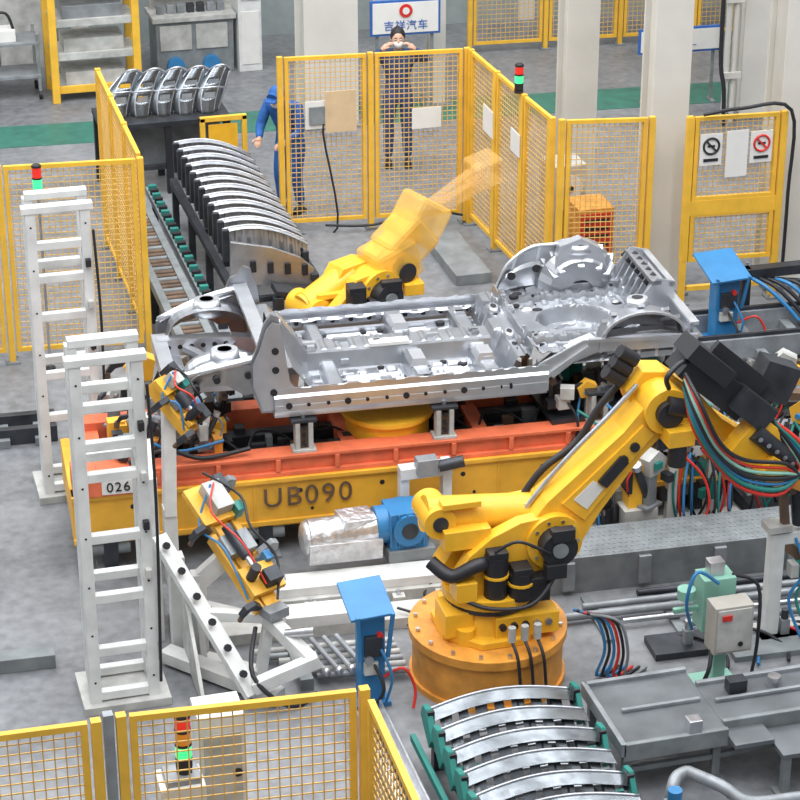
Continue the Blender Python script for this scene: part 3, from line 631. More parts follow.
    b.cyl(P(w[0],-.02*k,w[1]),P(w[0],.22*k,w[1]),.10*k,G,n=20)
    b.done('forearm',.01,root)
    return root,P,A2
root,P,A2=robot('industrial_robot',(-.65,-4.9),(1,0),.45,dict(s=(.44,1.20),e=(1.30,2.16),w=(2.25,1.50),rear=(-.46,1.40)),1.0,RY,drum=.58,ak=1.28)
b=B()
b.box(P(1.70,-.05,2.30),(.66,.26,.24),BK,rot=(0,.72,0)); b.box(P(1.62,-.1,2.50),(.42,.28,.14),BK,rot=(0,.72,0)); b.box(P(1.98,-.1,2.10),(.34,.32,.20),DK,rot=(0,.72,0))
b.box(P(1.86,-.08,2.34),(.58,.05,.26),BK,rot=(0,.72,0)); b.box(P(2.25,.05,2.2),(.3,.2,.3),DK,rot=(0,.4,0))
for i,(m,r) in enumerate([(RD,.016),(GN,.02),(BL,.014),(BK,.022),(LGN,.016),(RD,.012),(BK,.016)]):
    o=.04*i
    b.tube([P(1.40,-.26,2.36+o*.5),P(1.42,-.40-o*.5,2.12+o),P(1.58,-.44-o*.5,1.84+o*.8),P(1.85,-.42,1.55+o),P(2.2,-.40,1.46+o),P(2.38,-.32,1.75-o),P(2.15,-.2,1.98)],r,m,n=8,sub=6)
b.tube([P(1.3,-.2,2.35),P(1.25,-.28,2.48),P(1.4,-.2,2.55),P(1.55,-.1,2.45)],.02,BK)
b.done('cable_dress_pack',.006,root)
b=B()
b.box(P(2.1,-.16,1.76),(.46,.16,.36),RY,rot=(0,.7,0)); b.box(P(2.38,-.12,1.54),(.3,.3,.28),ORG,rot=(0,.5,0)); b.box(P(2.2,-.26,1.56),(.28,.1,.2),RY,rot=(0,.6,0))
b.cyl(P(2.0,-.24,1.92),P(2.3,-.24,1.64),.07,DK,n=14); b.cyl(P(2.45,-.1,1.35),P(2.5,-.1,1.0),.06,DK,n=14)
b.prism([P(2.35,-.15,1.4),P(2.75,-.15,1.45),P(2.85,-.15,1.1),P(2.78,-.15,.9),P(2.72,-.15,.92),P(2.74,-.15,1.12),P(2.66,-.15,1.3),P(2.38,-.15,1.28)],(0,.06,0),BRN)
b.prism([P(2.3,-.15,1.3),P(2.36,-.15,1.3),P(2.42,-.15,.85),P(2.6,-.15,.7),P(2.7,-.15,.72),P(2.68,-.15,.66),P(2.55,-.15,.64),P(2.36,-.15,.8)],(0,.06,0),BRN)
for i in range(6): b.cyl(P(2.02+.07*i,-.27,1.88-.06*i),P(2.02+.07*i,-.31,1.88-.06*i),.02,ST,n=8)
b.done('spot_weld_gun',.005,root)
b=B()
for i,m in enumerate([BL,BK,BL,RD,BK,GR]):
    y=-5.2-.02*i
    b.tube([(-.05+.02*i,y+.05,.60),(.10+.03*i,y-.05,.56),(.17+.03*i,y-.08,.3),(.12+.04*i,y-.05,.05),(.3+.05*i,y+.1,.02)],.013,m,n=6)
for i in range(3): 
    b.cyl((-.62+.1*i,-5.4,.56),(-.62+.1*i,-5.4,.68),.03,WHD,n=10); b.tube([(-.62+.1*i,-5.4,.56),(-.6+.1*i,-5.5,.45),(-.58+.1*i,-5.52,.2),(-.56+.1*i,-5.55,.03)],.014,BK,n=6)
b.done('robot_cable_loom',0,root)
root2,P2,_=robot('industrial_robot',(-.28,1.15),(.93,.36),.0,dict(s=(.30,.68),e=(.62,.84),w=(.85,1.12),rear=(-.38,.58)),1.15,RY,ghost=RY,detail=False,ak=1.1)
b=B()
for k in range(3):
    t=k/2; b.box(P2(.56+.36*t,-.05,.92+.36*t),(.50-.05*t,.42,.42),RYB,rot=(0,-.3-.7*t,.3))
b.done('moving_wrist_housing',.05,root2)
b=B()
for k in range(2):
    b.box(P2(1.35,0,1.36+.10*k),(.9,.14,.14),RYC,rot=(0,-.3-.14*k,.3))
b.box(P2(1.78,0,1.60),(.34,.3,.30),RYC,rot=(.2,-.2,.3))
b.done('moving_gripper',.04,root2)

# ------------------------------------------------------------ stamped panel racks
def stamp(b,c,W,h,lean,m,curv=.10,rib=34,fl=.09,drop=.0,em=None,asym=0,win=8):
    cx,cy,cz=c
    def top(s): return h*(.62+.38*math.sin(math.pi*(.12+.76*s)))*(1+asym*(.5-s))
    def fn(i,j):
        s=i; x=(s-.5)*W
        if j<=.75:
            t=j/.75; z=t*top(s); y=lean*t+curv*math.sin(math.pi*s)+.012*(1 if math.sin(s*rib)>0 else 0)*(t<.95)
        else:
            t=(j-.75)/.25; z=top(s)-.02*t; y=lean+curv*math.sin(math.pi*s)-fl*t
        return (cx+x,cy+y,cz+z-drop*s)
    b.surf(fn,60,12,m,sm=False,skip=lambda i,j:(abs((i*win)%1-.5)<.2 and .22<j<.5))
    b.tube([fn(k/12,.75) for k in range(13)],.012,em or m,n=5,sub=2)
    b.tube([fn(k/12,0) for k in range(13)],.014,em or m,n=5,sub=2)
b=B()
N=12
for i in range(N):
    y=2.25+i*.255
    stamp(b,(-.80,y,.74),.88,.38,.07,SG,curv=.03,rib=70,fl=.05,drop=.22,em=SL2)
    b.bb((-1.26,y-.02,.70),(-1.19,y+.03,1.04),DK); b.bb((-.42,y-.02,.60),(-.36,y+.03,.72),DK); b.bb((-1.2,y+.12,.60),(-.4,y+.16,.66),BK)
b.done('stamped_panel_stack',recalc=False,solid=.005)
b=B()
for x in (-1.25,-.36): b.bb((x-.04,1.95,.50),(x+.04,5.2,.58),DK)
for y in (2.05,3.1,4.1,5.1):
    for x in (-1.25,-.36): b.bb((x-.035,y-.035,0),(x+.035,y+.035,.55),DK)
    b.bb((-1.25,y-.03,.3),(-.36,y+.03,.36),DK)
b.prism([(-1.24,2.0,.56),(-.36,2.0,.40),(-.36,2.0,.62),(-.5,2.0,.76),(-.8,2.0,.9),(-1.22,2.0,1.0)],(0,.05,0),SG); b.box((-.6,1.85,.46),(.45,.25,.06),DK,rot=(0,.2,0)); b.bb((-.85,1.7,0),(-.75,1.8,.46),DK); b.bb((-.45,1.7,0),(-.35,1.8,.46),DK)
for k in range(4): b.box((-1.0+k*.18,1.98,.72-k*.03),(.06,.02,.12),HOLE)
b.done('panel_rack',.004)
b=B()
for x in (-1.95,-1.66): b.bb((x-.04,.9,.40),(x+.04,5.3,.50),GR)
b.bb((-1.95,.9,.36),(-1.66,5.3,.40),HOLE)
for i in range(44): b.cyl((-1.93,1.0+i*.1,.46),(-1.68,1.0+i*.1,.46),.03,BRN if i%3 else GR,n=8)
for y in (1.0,2.5,4.0,5.2):
    for x in (-1.95,-1.66): b.bb((x-.04,y-.04,0),(x+.04,y+.04,.45),DK)
for i in range(30): b.box((-1.5,1.1+i*.14,.50),(.09,.06,.07),GN if i%2 else BK)
b.bb((-1.56,.8,.40),(-1.44,5.3,.47),LG); b.bb((-1.53,1,0),(-1.47,1.06,.45),DK); b.bb((-1.53,5,0),(-1.47,5.06,.45),DK)
b.done('roller_conveyor',.003)
b=B()
for i in range(5):
    cx=-1.60+i*.26; cy=6.55-.02*i
    def fd(u,v,cx=cx,cy=cy):
        wd=.36*(.72+.28*math.sin(math.pi*min(1,v*1.05)))
        x=cx+(u-.5)*wd+.20*v*v-.04
        z=.925+.53*v-.08*(2*u-1)**2*v
        y=cy+.12*v-.12*math.sin(math.pi*u)*(1-.4*v)
        return (x,y,z)
    b.surf(fd,16,22,SD,skip=lambda u,v:(.3<u<.7 and (.32<v<.46 or .62<v<.74)))
    b.tube([fd(0,k/8) for k in range(9)]+[fd(k/6,1) for k in range(1,7)]+[fd(1,1-k/8) for k in range(1,9)],.018,SG,n=6,sub=2)
    b.tube([fd(k/6,.55) for k in range(7)],.016,SG,n=6,sub=2); b.tube([fd(.25,k/6) for k in range(7)],.012,SL2,n=6,sub=2); b.tube([fd(.75,k/6) for k in range(7)],.012,SG,n=6,sub=2)
b.done('pressed_shell_stack',recalc=False,solid=.008)
b=B()
b.bb((-1.90,6.25,.84),(-.35,7.0,.905),DK)
for x in (-1.85,-1.1,-.4):
    for y in (6.3,6.95): b.bb((x-.04,y-.04,0),(x+.04,y+.04,.86),BK)
b.bb((-1.85,6.3,.3),(-.4,6.35,.36),DK); b.bb((-1.85,6.75,.2),(-.4,6.8,.84),GR)
b.done('parts_table',.004)
b=B(); b.bb((-.25,6.1,0),(-.19,6.16,.95),FY); b.bb((-.75,6.1,0),(-.69,6.16,.95),FY); b.bb((-.75,6.1,.9),(-.19,6.16,.96),FY); b.bb((-.65,6.12,.5),(-.3,6.14,.86),RY); b.bb((-.78,6.02,0),(-.16,6.22,.03),GR); b.done('barrier_stand',.005)
b=B()
for i in range(7):
    y=-6.22-i*.275
    stamp(b,(-.92,y,.34),1.10,.20,.19,SD,curv=.07,rib=30,fl=.13,drop=.0,em=SL)
    for x,dd in((-1.49,1),(-.34,-1)):
        if dd<0 and i%2: continue
        b.prism([(x,y+.02,.29),(x,y+.24,.44),(x,y+.20,.54),(x,y+.10,.56),(x,y-.04,.38)],(.04*dd,0,0),GN); b.box((x+.03*dd,y+.1,.5),(.05,.06,.1),BK)
    b.bar((-1.47,y-.06,.32),(-.36,y-.06,.32),.03,GN if i%2 else GR)
b.done('dark_panel_stack',recalc=False,solid=.005)
b=B()
for x in (-1.38,-.46): 
    b.bb((x-.05,-8.1,.20),(x+.05,-5.95,.28),DK)
    for y in (-6.05,-7.0,-8.0): b.bb((x-.04,y-.04,0),(x+.04,y+.04,.22),DK)
for y in (-6.05,-7.0,-8.0): b.bb((-1.38,y-.03,.14),(-.46,y+.03,.20),DK)
b.bb((-1.56,-8.1,.20),(-1.52,-5.95,.26),GN)
b.done('panel_rack',.004)

# ------------------------------------------------------------ floor-level structures, pipes
b=B(); b.M=rotM((0,0,0),-3)
for y,z in ((-.15,.16),(.15,.16)): b.bb((-8,y-.04,0),(-3.3,y+.04,z),DK)
for i in range(14): b.bb((-7.8+i*.33,-.25,0),(-7.7+i*.33,.25,.08),GR)
b.done('floor_rail',.003)
b=B(); b.M=rotM((0,0,0),-3)
for y in (-.35,.25,.9): b.bb((3.0,y-.05,0),(9,y+.05,.22),LG); b.bb((3.0,y-.02,.22),(9,y+.02,.26),DK)
for i in range(10): b.bb((3.2+i*.5,-.4,0),(3.3+i*.5,.95,.10),GR)
b.done('floor_rail',.003)
b=B(); b.M=rotM((-1,-3.5,0),-4)
b.bb((-1.1,-.25,0),(1.2,.15,.14),WHD); b.bb((-1.0,-.20,.14),(1.15,-.05,.22),WH); b.bb((-.9,.02,.14),(1.15,.12,.18),WH)
for i in range(6): b.bb((-.8+i*.36,-.33,0),(-.7+i*.36,.2,.12),WHD); b.cyl((-.75+i*.36,-.28,.12),(-.75+i*.36,-.28,.16),.02,ST,n=6)
b.bb((-1.6,-.62,0),(.2,-.35,.10),WHD); b.bb((-1.0,-.62,.1),(-.4,-.4,.2),WH)
hoses(b,.2,-.35,.02,.15,6,.5,[BK,GR])
b.done('white_base_frame',.006)
b=B()
b.cyl((-1.66,-3.22,.44),(-1.10,-3.22,.46),.15,FOIL,r2=.13,n=22); b.box((-1.38,-3.22,.34),(.62,.32,.18),FOIL,rot=(0,.03,0)); b.ball((-1.68,-3.22,.43),.15,FOIL,sc=(.4,1,1)); b.box((-1.26,-3.22,.56),(.3,.22,.08),FOIL,rot=(.1,.1,.2))
b.cyl((-1.10,-3.2,.46),(-1.0,-3.2,.46),.16,BL,n=20); b.box((-.84,-3.2,.44),(.32,.30,.34),BL); b.cyl((-.84,-3.38,.46),(-.84,-3.02,.46),.14,BL,n=24); b.cyl((-.84,-3.39,.46),(-.84,-3.37,.46),.07,DK,n=16)
for i in range(5): b.box((-1.0+.07*i,-3.36,.46),(.012,.03,.31),BL)
b.cyl((-.68,-3.2,.46),(-.58,-3.2,.46),.10,BL,n=16); b.box((-.82,-3.2,.22),(.4,.36,.12),GR)
b.done('geared_motor',.008)
b=B(); b.bb((-.82,-3.0,.16),(-.74,-2.9,.78),WH); b.bb((-.45,-3.0,.16),(-.37,-2.9,.86),WH); b.bb((-.82,-3.02,.74),(-.37,-2.9,.84),WH); b.box((-.6,-3.02,.86),(.18,.12,.14),LG); b.cyl((-.5,-3.05,.85),(-.3,-3.1,.9),.05,DK,n=12); b.bb((-.9,-3.0,0),(-.3,-2.88,.16),WHD); b.done('motor_bracket',.005)
b=B(); b.M=rotM((1.3,-3.75,0),-3)
b.bb((-1.1,-.25,.28),(2.4,.25,.33),GR); b.bb((-1.1,-.25,.0),(2.4,-.18,.28),GR); b.bb((-1.1,.18,.0),(2.4,.25,.28),GR)
for i in range(69):
    for j in range(7): b.box((-1.05+i*.05+(.025 if j%2 else 0),-.21+j*.07,.332),(.028,.010,.004),LG,rot=(0,0,.7 if (i+j)%2 else -.7))
for i in range(6): b.bb((-1.0+i*.65,-.29,.05),(-.9+i*.65,-.25,.3),LG)
b.done('checker_plate_walkway',0)
b=B(); b.M=rotM((1.3,-4.4,0),-3)
for k,(y,r,m) in enumerate([(-.05,.035,LG),(.08,.03,LG),(-.2,.025,ST),(.2,.03,DK),(-.34,.03,LG)]):
    b.cyl((-1.2+.25*k,y,.06),(2.6,y,.06),r,m,n=10)
for i in range(6): b.bb((-.9+i*.6,-.4,0),(-.82+i*.6,.3,.03),GR)
b.bb((-.6,-.75,0),(-.1,-.45,.06),DK); b.bb((.0,-.9,0),(1.3,-.55,.05),GR)
for k in range(10): b.tube([(-.4+.25*k,-.45,.03),(-.2+.25*k,-.6,.08),(-.05+.25*k,-.8,.03),(-.1+.25*k,-1.0,.03)],.014,[BK,BL,BK,RD][k%4],n=6)
for k in range(5): post(b,-.3+.4*k,-.62,.18,LG,.07); b.cyl((-.3+.4*k,-.62,.18),(-.3+.4*k,-.62,.26),.03,[ST,BL,DK,RD,ST][k],n=10)
b.done('floor_pipe_run')
b=B()
for k in range(6):
    y=-4.25-.09*k; b.cyl((-2.35+.08*k,y,.06),(-1.25,y-.1,.06),.028,LG if k%2 else WHD,n=10)
for k in range(4): b.cyl((-2.0+.1*k,-4.3,.14),(-1.9+.1*k,-4.8,.14),.022,LG,n=8); b.ball((-1.9+.1*k,-4.8,.14),.035,ST)
b.bb((-2.1,-4.8,0),(-2.0,-4.2,.10),GR)
b.done('pipe_manifold')
plate('checker_floor_plate',-2.9,-3.95,-2.0,-3.45,.05,GR,-5)
plate('checker_floor_plate',-6.5,-3.9,-3.85,-3.75,.12,GR,-3)
plate('ramp_plate',1.35,2.6,1.75,3.9,.12,GR,0)
def bluebox(x,y,h,w=.26,m=BL):
    b=B(); b.bb((x-w*.35,y-w*.3,0),(x+w*.35,y+w*.3,h*.92),m); b.bb((x-w*.5,y-w*.45,0),(x+w*.5,y+w*.45,.04),m)
    b.box((x-.02,y+.05,h),(w*1.25,w*1.6,.025),m,rot=(.22,-.05,0)); b.bar((x-w*.4,y-w*.4,h*.5),(x-w*.5,y-w*.6,h*.97),.03,m); b.bar((x+w*.4,y-w*.4,h*.5),(x+w*.5,y-w*.6,h*.97),.03,m)
    b.box((x,y-w*.34,h*.62),(w*.5,.06,h*.2),DK); b.cyl((x-.04,y-w*.5,h*.5),(x-.04,y-w*.3,h*.5),.035,ST,n=10); b.cyl((x+.05,y-w*.45,h*.72),(x+.05,y-w*.3,h*.72),.025,RD,n=10)
    b.box((x-.02,y-w*.36,h*.4),(w*.4,.05,h*.12),WHD)
    b.tube([(x,y-w*.4,h*.45),(x+.05,y-w*.8,h*.25),(x-.05,y-w*.7,.03)],.014,BK); b.tube([(x+.05,y-w*.4,h*.6),(x+.12,y-w*.7,h*.35),(x+.08,y-w*.5,.03)],.012,BL)
    b.tube([(x+w*.3,y-w*.4,h*.3),(x+w*.8,y-w*.6,h*.4),(x+w*1.1,y-w*.7,h*.2),(x+w*1.0,y-w*.9,.03)],.012,RD)
    b.done('valve_pedestal',.005)
bluebox(-1.62,-5.05,.86,.27); bluebox(3.55,.50,.80,.34)
b=B()
b.bb((.92,-5.62,0),(1.02,-5.52,.55),LGN); b.bb((.80,-5.7,0),(1.14,-5.4,.04),LGN); b.bb((.84,-5.78,.42),(1.15,-5.6,.82),mat('box_grey',(.42,.40,.36),.5)); b.bb((.86,-5.79,.44),(1.13,-5.78,.80),WHD)
b.box((.93,-5.80,.74),(.08,.01,.05),RD); b.cyl((1.05,-5.80,.5),(1.05,-5.78,.5),.02,BK,n=8)
b.bb((.86,-5.5,.45),(1.12,-5.3,.90),LGN); b.cyl((.76,-5.4,.72),(.76,-5.4,.80),.07,LGN,n=14); b.box((.98,-5.4,.96),(.12,.1,.12),ST); b.bar((.66,-5.4,.62),(1.25,-5.4,.62),.04,LGN)
b.tube([(.95,-5.55,.9),(.75,-5.6,1.05),(.68,-5.6,.8),(.78,-5.5,.5)],.014,BL); b.tube([(1.1,-5.45,.9),(1.3,-5.5,.8),(1.28,-5.6,.4),(1.3,-5.5,.03)],.014,BK)
b.tube([(.86,-5.7,.45),(.8,-5.8,.3),(.7,-5.75,.1),(.4,-5.6,.03)],.016,BK)
b.done('junction_box',.005)
b=B(); post(b,1.66,-5.0,.95,WH,.11); b.bar((1.66,-5.0,.9),(2.3,-5.02,.9),.1,WH); post(b,2.3,-5.05,.95,WH,.1); b.box((1.66,-5.0,1.0),(.2,.16,.06),WHD); b.bb((1.55,-5.12,0),(2.5,-4.85,.05),WHD)
for k in range(14):
    x=1.8+.06*k; b.tube([(x,-5.05,.9),(x+.05,-5.15,.65),(x-.05,-5.12,.4),(x+R.uniform(-.05,.1),-5.2,.08)],.014,R.choice([BK,BK,BL,GN,RD]),n=6)
    b.box((x,-5.05,R.uniform(.55,1.05)),(.07,.1,.12),R.choice([DK,GN,WHD,BRN,DK]))
b.done('hose_manifold_stand',.004)
# stepped dark-grey steel framework
PLT=mat('platform_steel',(.17,.185,.20),.4,metal=.45,var=.3,scale=3)
b=B(); m=PLT
b.bb((-.24,-6.75,.40),(.55,-5.95,.44),m); b.bb((.55,-6.65,.40),(2.2,-6.15,.44),m); b.bb((.55,-6.9,.36),(.85,-6.65,.40),m); b.bb((.85,-7.05,.32),(2.4,-6.7,.36),m)
b.bb((-.24,-6.78,.32),(.55,-6.74,.46),GR); b.bb((.55,-6.68,.32),(2.2,-6.64,.46),GR); b.bb((-.24,-5.97,.40),(.55,-5.93,.47),LG); b.bb((.55,-6.17,.40),(2.2,-6.13,.47),LG); b.bb((-.26,-6.78,.36),(-.22,-5.93,.47),LG)
for (x,y) in ((-.19,-6.7),(.49,-6.7),(-.19,-6.0),(.49,-6.0),(1.3,-6.6),(1.3,-6.2),(2.1,-6.6),(2.1,-6.2),(1.6,-7.0),(.9,-7.0)):
    b.bb((x-.03,y-.03,0),(x+.03,y+.03,.40 if y>-6.9 else .32),GR); b.bb((x-.07,y-.07,0),(x+.07,y+.07,.02),GR)
b.bar((-.19,-6.7,.2),(.49,-6.7,.2),.04,GR); b.bar((.49,-6.7,.2),(2.1,-6.6,.2),.04,GR)
b.bar((-.1,-6.35,.455),(.5,-6.35,.455),.03,LG); b.bar((.6,-6.4,.455),(2.1,-6.4,.455),.03,LG)
b.box((.3,-6.72,.50),(.1,.1,.12),ST); b.box((.8,-6.3,.50),(.14,.1,.10),DK); b.cyl((1.1,-6.3,.44),(1.1,-6.3,.52),.05,ST,n=12)
b.done('steel_step_platform',.005)
b=B()
b.tube([(.15,-7.0,.32),(.30,-7.25,.34),(.45,-7.40,.28),(.85,-7.42,.26),(1.6,-7.5,.26),(2.6,-7.6,.26)],.045,LG,n=14)
b.tube([(-.02,-7.1,.02),(.0,-7.1,.25),(.06,-7.03,.31),(.15,-7.0,.32)],.045,LG,n=14)
b.tube([(.45,-7.75,.1),(.9,-7.75,.1),(2.5,-7.95,.1)],.04,LG,n=12); b.tube([(.35,-7.95,.08),(.9,-8.0,.08),(2.3,-8.2,.08)],.03,DK,n=10)
for x in (.7,1.4,2.1): b.bb((x-.05,-8.2,0),(x+.05,-7.35,.05),GR); b.bb((x-.03,-7.5,0),(x+.03,-7.42,.22),GR)
b.done('water_pipe')
b=B(); b.bb((-.14,-7.40,0),(-.02,-7.28,.34),GR); b.cyl((-.08,-7.34,.34),(-.08,-7.34,.44),.05,BL,n=12); b.box((.15,-7.6,.1),(.3,.2,.2),BRN); b.tube([(-.05,-7.42,.3),(.05,-7.55,.3),(.2,-7.5,.2)],.015,BL); b.cyl((-.04,-7.33,.22),(.08,-7.33,.22),.04,BL,n=10); b.box((.3,-7.75,.08),(.2,.15,.16),LG); b.done('valve_block',.004)
b=B()
b.bb((-1.84,-7.9,.12),(-1.64,-5.4,.14),ST); b.bb((-1.85,-7.9,.12),(-1.835,-5.4,.22),ST); b.bb((-1.645,-7.9,.12),(-1.63,-5.4,.22),ST)
for i in range(24): b.box((-1.74,-5.5-.1*i,.142),(.12,.03,.004),HOLE); b.box((-1.628,-5.5-.1*i,.17),(.004,.04,.03),HOLE)
for y in (-5.6,-6.6,-7.7): b.bb((-1.81,y-.03,0),(-1.67,y+.03,.12),GR)
b.tube([(-1.77,-5.4,.17),(-1.72,-6,.17),(-1.77,-7,.17),(-1.72,-7.9,.17)],.018,BK); b.done('cable_tray')
b=B()
b.bb((3.9,-.9,.55),(4.9,-.5,.6),DK); b.bb((3.95,-.85,0),(4.05,-.75,.55),DK); b.bb((4.75,-.85,0),(4.85,-.75,.55),DK)
b.bb((3.95,-.88,.6),(4.6,-.84,.66),DK); b.bb((3.95,-.56,.6),(4.6,-.52,.66),DK)
rb=random.Random(3)
for i in range(120): b.ball((rb.uniform(4.0,4.6),rb.uniform(-.82,-.58),.62+rb.uniform(0,.05)),.02,BRN if rb.random()<.6 else RD,n=6)
b.done('bolt_tray')
b=B(); b.cyl((4.62,-1.3,0),(4.62,-1.3,.9),.28,RD,n=28)
for z in(.3,.6,.88): b.cyl((4.62,-1.3,z),(4.62,-1.3,z+.03),.29,RD,n=28)
b.done('oil_drum')
b=B()
for i in range(9):
    x=3.95+.09*i; b.tube([(x,.9,.52-.02*i),(x+.15,.7,.45),(x+.35,.55,.25),(x+.5,.45,.05)],.022,BL if i%3==0 else BK,n=7)
b.bb((3.9,.85,0),(4.0,.95,.6),DK); b.bb((3.9,.82,.5),(4.7,.95,.6),DK); b.bb((4.6,.85,0),(4.7,.95,.5),DK)
b.done('hose_rack')
b=B(); b.bb((2.62,2.3,0),(3.02,2.75,.85),ORG); b.bb((2.64,2.29,.2),(3.0,2.3,.8),RD)
for i in range(6): b.bb((2.68,2.28,.25+i*.09),(2.96,2.29,.29+i*.09),BK)
b.done('chiller_unit',.01)
b=B(); b.bb((2.55,3.0,0),(2.95,3.4,1.1),WHD); b.cyl((2.75,2.98,.85),(2.75,3.0,.85),.15,WH,n=24); b.cyl((2.75,2.96,.85),(2.75,2.99,.85),.04,DK,n=12); b.bb((2.62,2.99,.3),(2.9,3.0,.6),DK); b.done('power_cabinet',.01)

# ------------------------------------------------------------ background furniture
b=B()
for x in (-1.95,-.85):
    for y in (10.1,10.75): b.bb((x-.05,y-.05,0),(x+.05,y+.05,2.4),FY)
for z in (.15,.6,1.05,1.5,2.0):
    b.bb((-1.95,10.1,z),(-.85,10.75,z+.05),WHD); b.bb((-1.95,10.08,z-.03),(-.85,10.12,z+.07),FY if z in(.15,2.0) else WHD)
    b.bb((-1.8,10.2,z+.05),(-1.0,10.7,z+.22),WHD if z!=1.05 else LG)
b.done('storage_rack',.005)
b=B()
b.bb((-.45,10.9,0),(.62,11.5,.75),GR); b.bb((-.5,10.85,.75),(.66,11.5,.82),WHD); b.bb((-.45,11.4,.82),(.62,11.5,1.9),WHD)
for z in (1.05,1.3,1.55): b.bb((-.4,11.2,z),(.58,11.42,z+.04),GR)
for i in range(8): b.box((-.35+i*.12,11.3,1.16),(.08,.1,.14),R.choice([PAP,BL,GR,DK,RD])); b.box((-.35+i*.12,11.3,1.42),(.08,.1,.14),R.choice([PAP,WHD,GR,DK]))
for i in range(7): b.box((-.35+i*.14,11.1,.88),(.10,.1,.12),R.choice([PAP,WHD,GR,DK,LG]))
for x in (-.4,.1): b.bb((x,10.88,.35),(x+.44,10.9,.70),WHD)
for x in (-.2,.3): b.cyl((x,10.8,.14),(x,10.95,.14),.12,BL,n=18); b.bb((x-.03,10.8,0),(x+.03,10.95,.06),DK)
b.done('workbench',.005)
b=B(); b.bb((.68,10.8,0),(1.0,11.2,1.7),WH); b.bb((.72,10.79,1.0),(.97,10.8,1.55),WHD); b.bb((.72,10.79,.1),(.97,10.8,.85),PAP); b.box((.85,10.78,1.2),(.18,.01,.2),RD); b.done('tool_locker',.01)
b=B()
for z in (.3,.75): b.bb((-3.0,10.3,z),(-1.95-.15,10.85,z+.04),LG)
for x in (-2.97,-2.13):
    for y in (10.33,10.82): b.bb((x-.02,y-.02,.08),(x+.02,y+.02,.9),ST); b.cyl((x-.02,y,.06),(x+.02,y,.06),.06,BK,n=12)
b.box((-2.6,10.55,.86),(.4,.3,.16),PAP); b.tube([(-2.8,10.5,.8),(-2.75,10.5,1.1),(-2.5,10.5,1.15),(-2.4,10.5,.85)],.02,BK); b.done('utility_cart',.003)
b=B(); b.bb((-4.5,11.6,0),(-2.6,12.2,1.5),WHD); b.bb((-4.3,11.59,.9),(-2.8,11.6,1.35),GR); b.bb((-2.5,11.7,0),(-1.9,12.2,1.9),WHD); b.done('machine_cabinet',.01)
def sign(x,y,z,w,h,txt,nm='notice_board',tilt=-3):
    b=B(); b.M=rotM((x,y,0),tilt)
    b.bb((-w/2,-.02,z),(w/2,.02,z+h),SGB); b.bb((-w/2+.03,-.03,z+.03),(w/2-.03,-.02,z+h-.03),PAP)
    for s in(-1,1): b.bb((s*(w/2-.1)-.02,.02,0),(s*(w/2-.1)+.02,.05,z+h),GR); b.bb((s*(w/2-.1)-.03,-.10,0),(s*(w/2-.1)+.03,.12,.03),GR)
    o=b.done(nm,.003); text(txt,(x,y-.035,z+h*.27),math.radians(tilt),h*.30,SGB,o,off=0)
    b=B(); b.cyl((x,y-.045,z+h*.70),(x,y-.032,z+h*.70),h*.19,RD,n=20); b.cyl((x,y-.05,z+h*.70),(x,y-.044,z+h*.70),h*.10,PAP,n=20); b.done('emblem',0,o)
sign(2.33,8.2,1.14,.92,.46,'吉祥汽车')
sign(6.0,7.9,.70,1.15,.34,'质量第一')
b=B()
b.cyl((6.28,7.0,0),(6.28,7.0,5),.04,BE,n=12); b.cyl((6.38,7.0,0),(6.38,7.0,5),.04,BE,n=12); b.tube([(6.15,6.9,2.8),(6.15,6.9,1.0),(6.2,6.85,.5),(6.22,6.85,.02)],.03,BK)
for z in (.6,1.6): b.bb((6.2,6.93,z),(6.46,6.98,z+.08),BE)
b.done('utility_pipes')

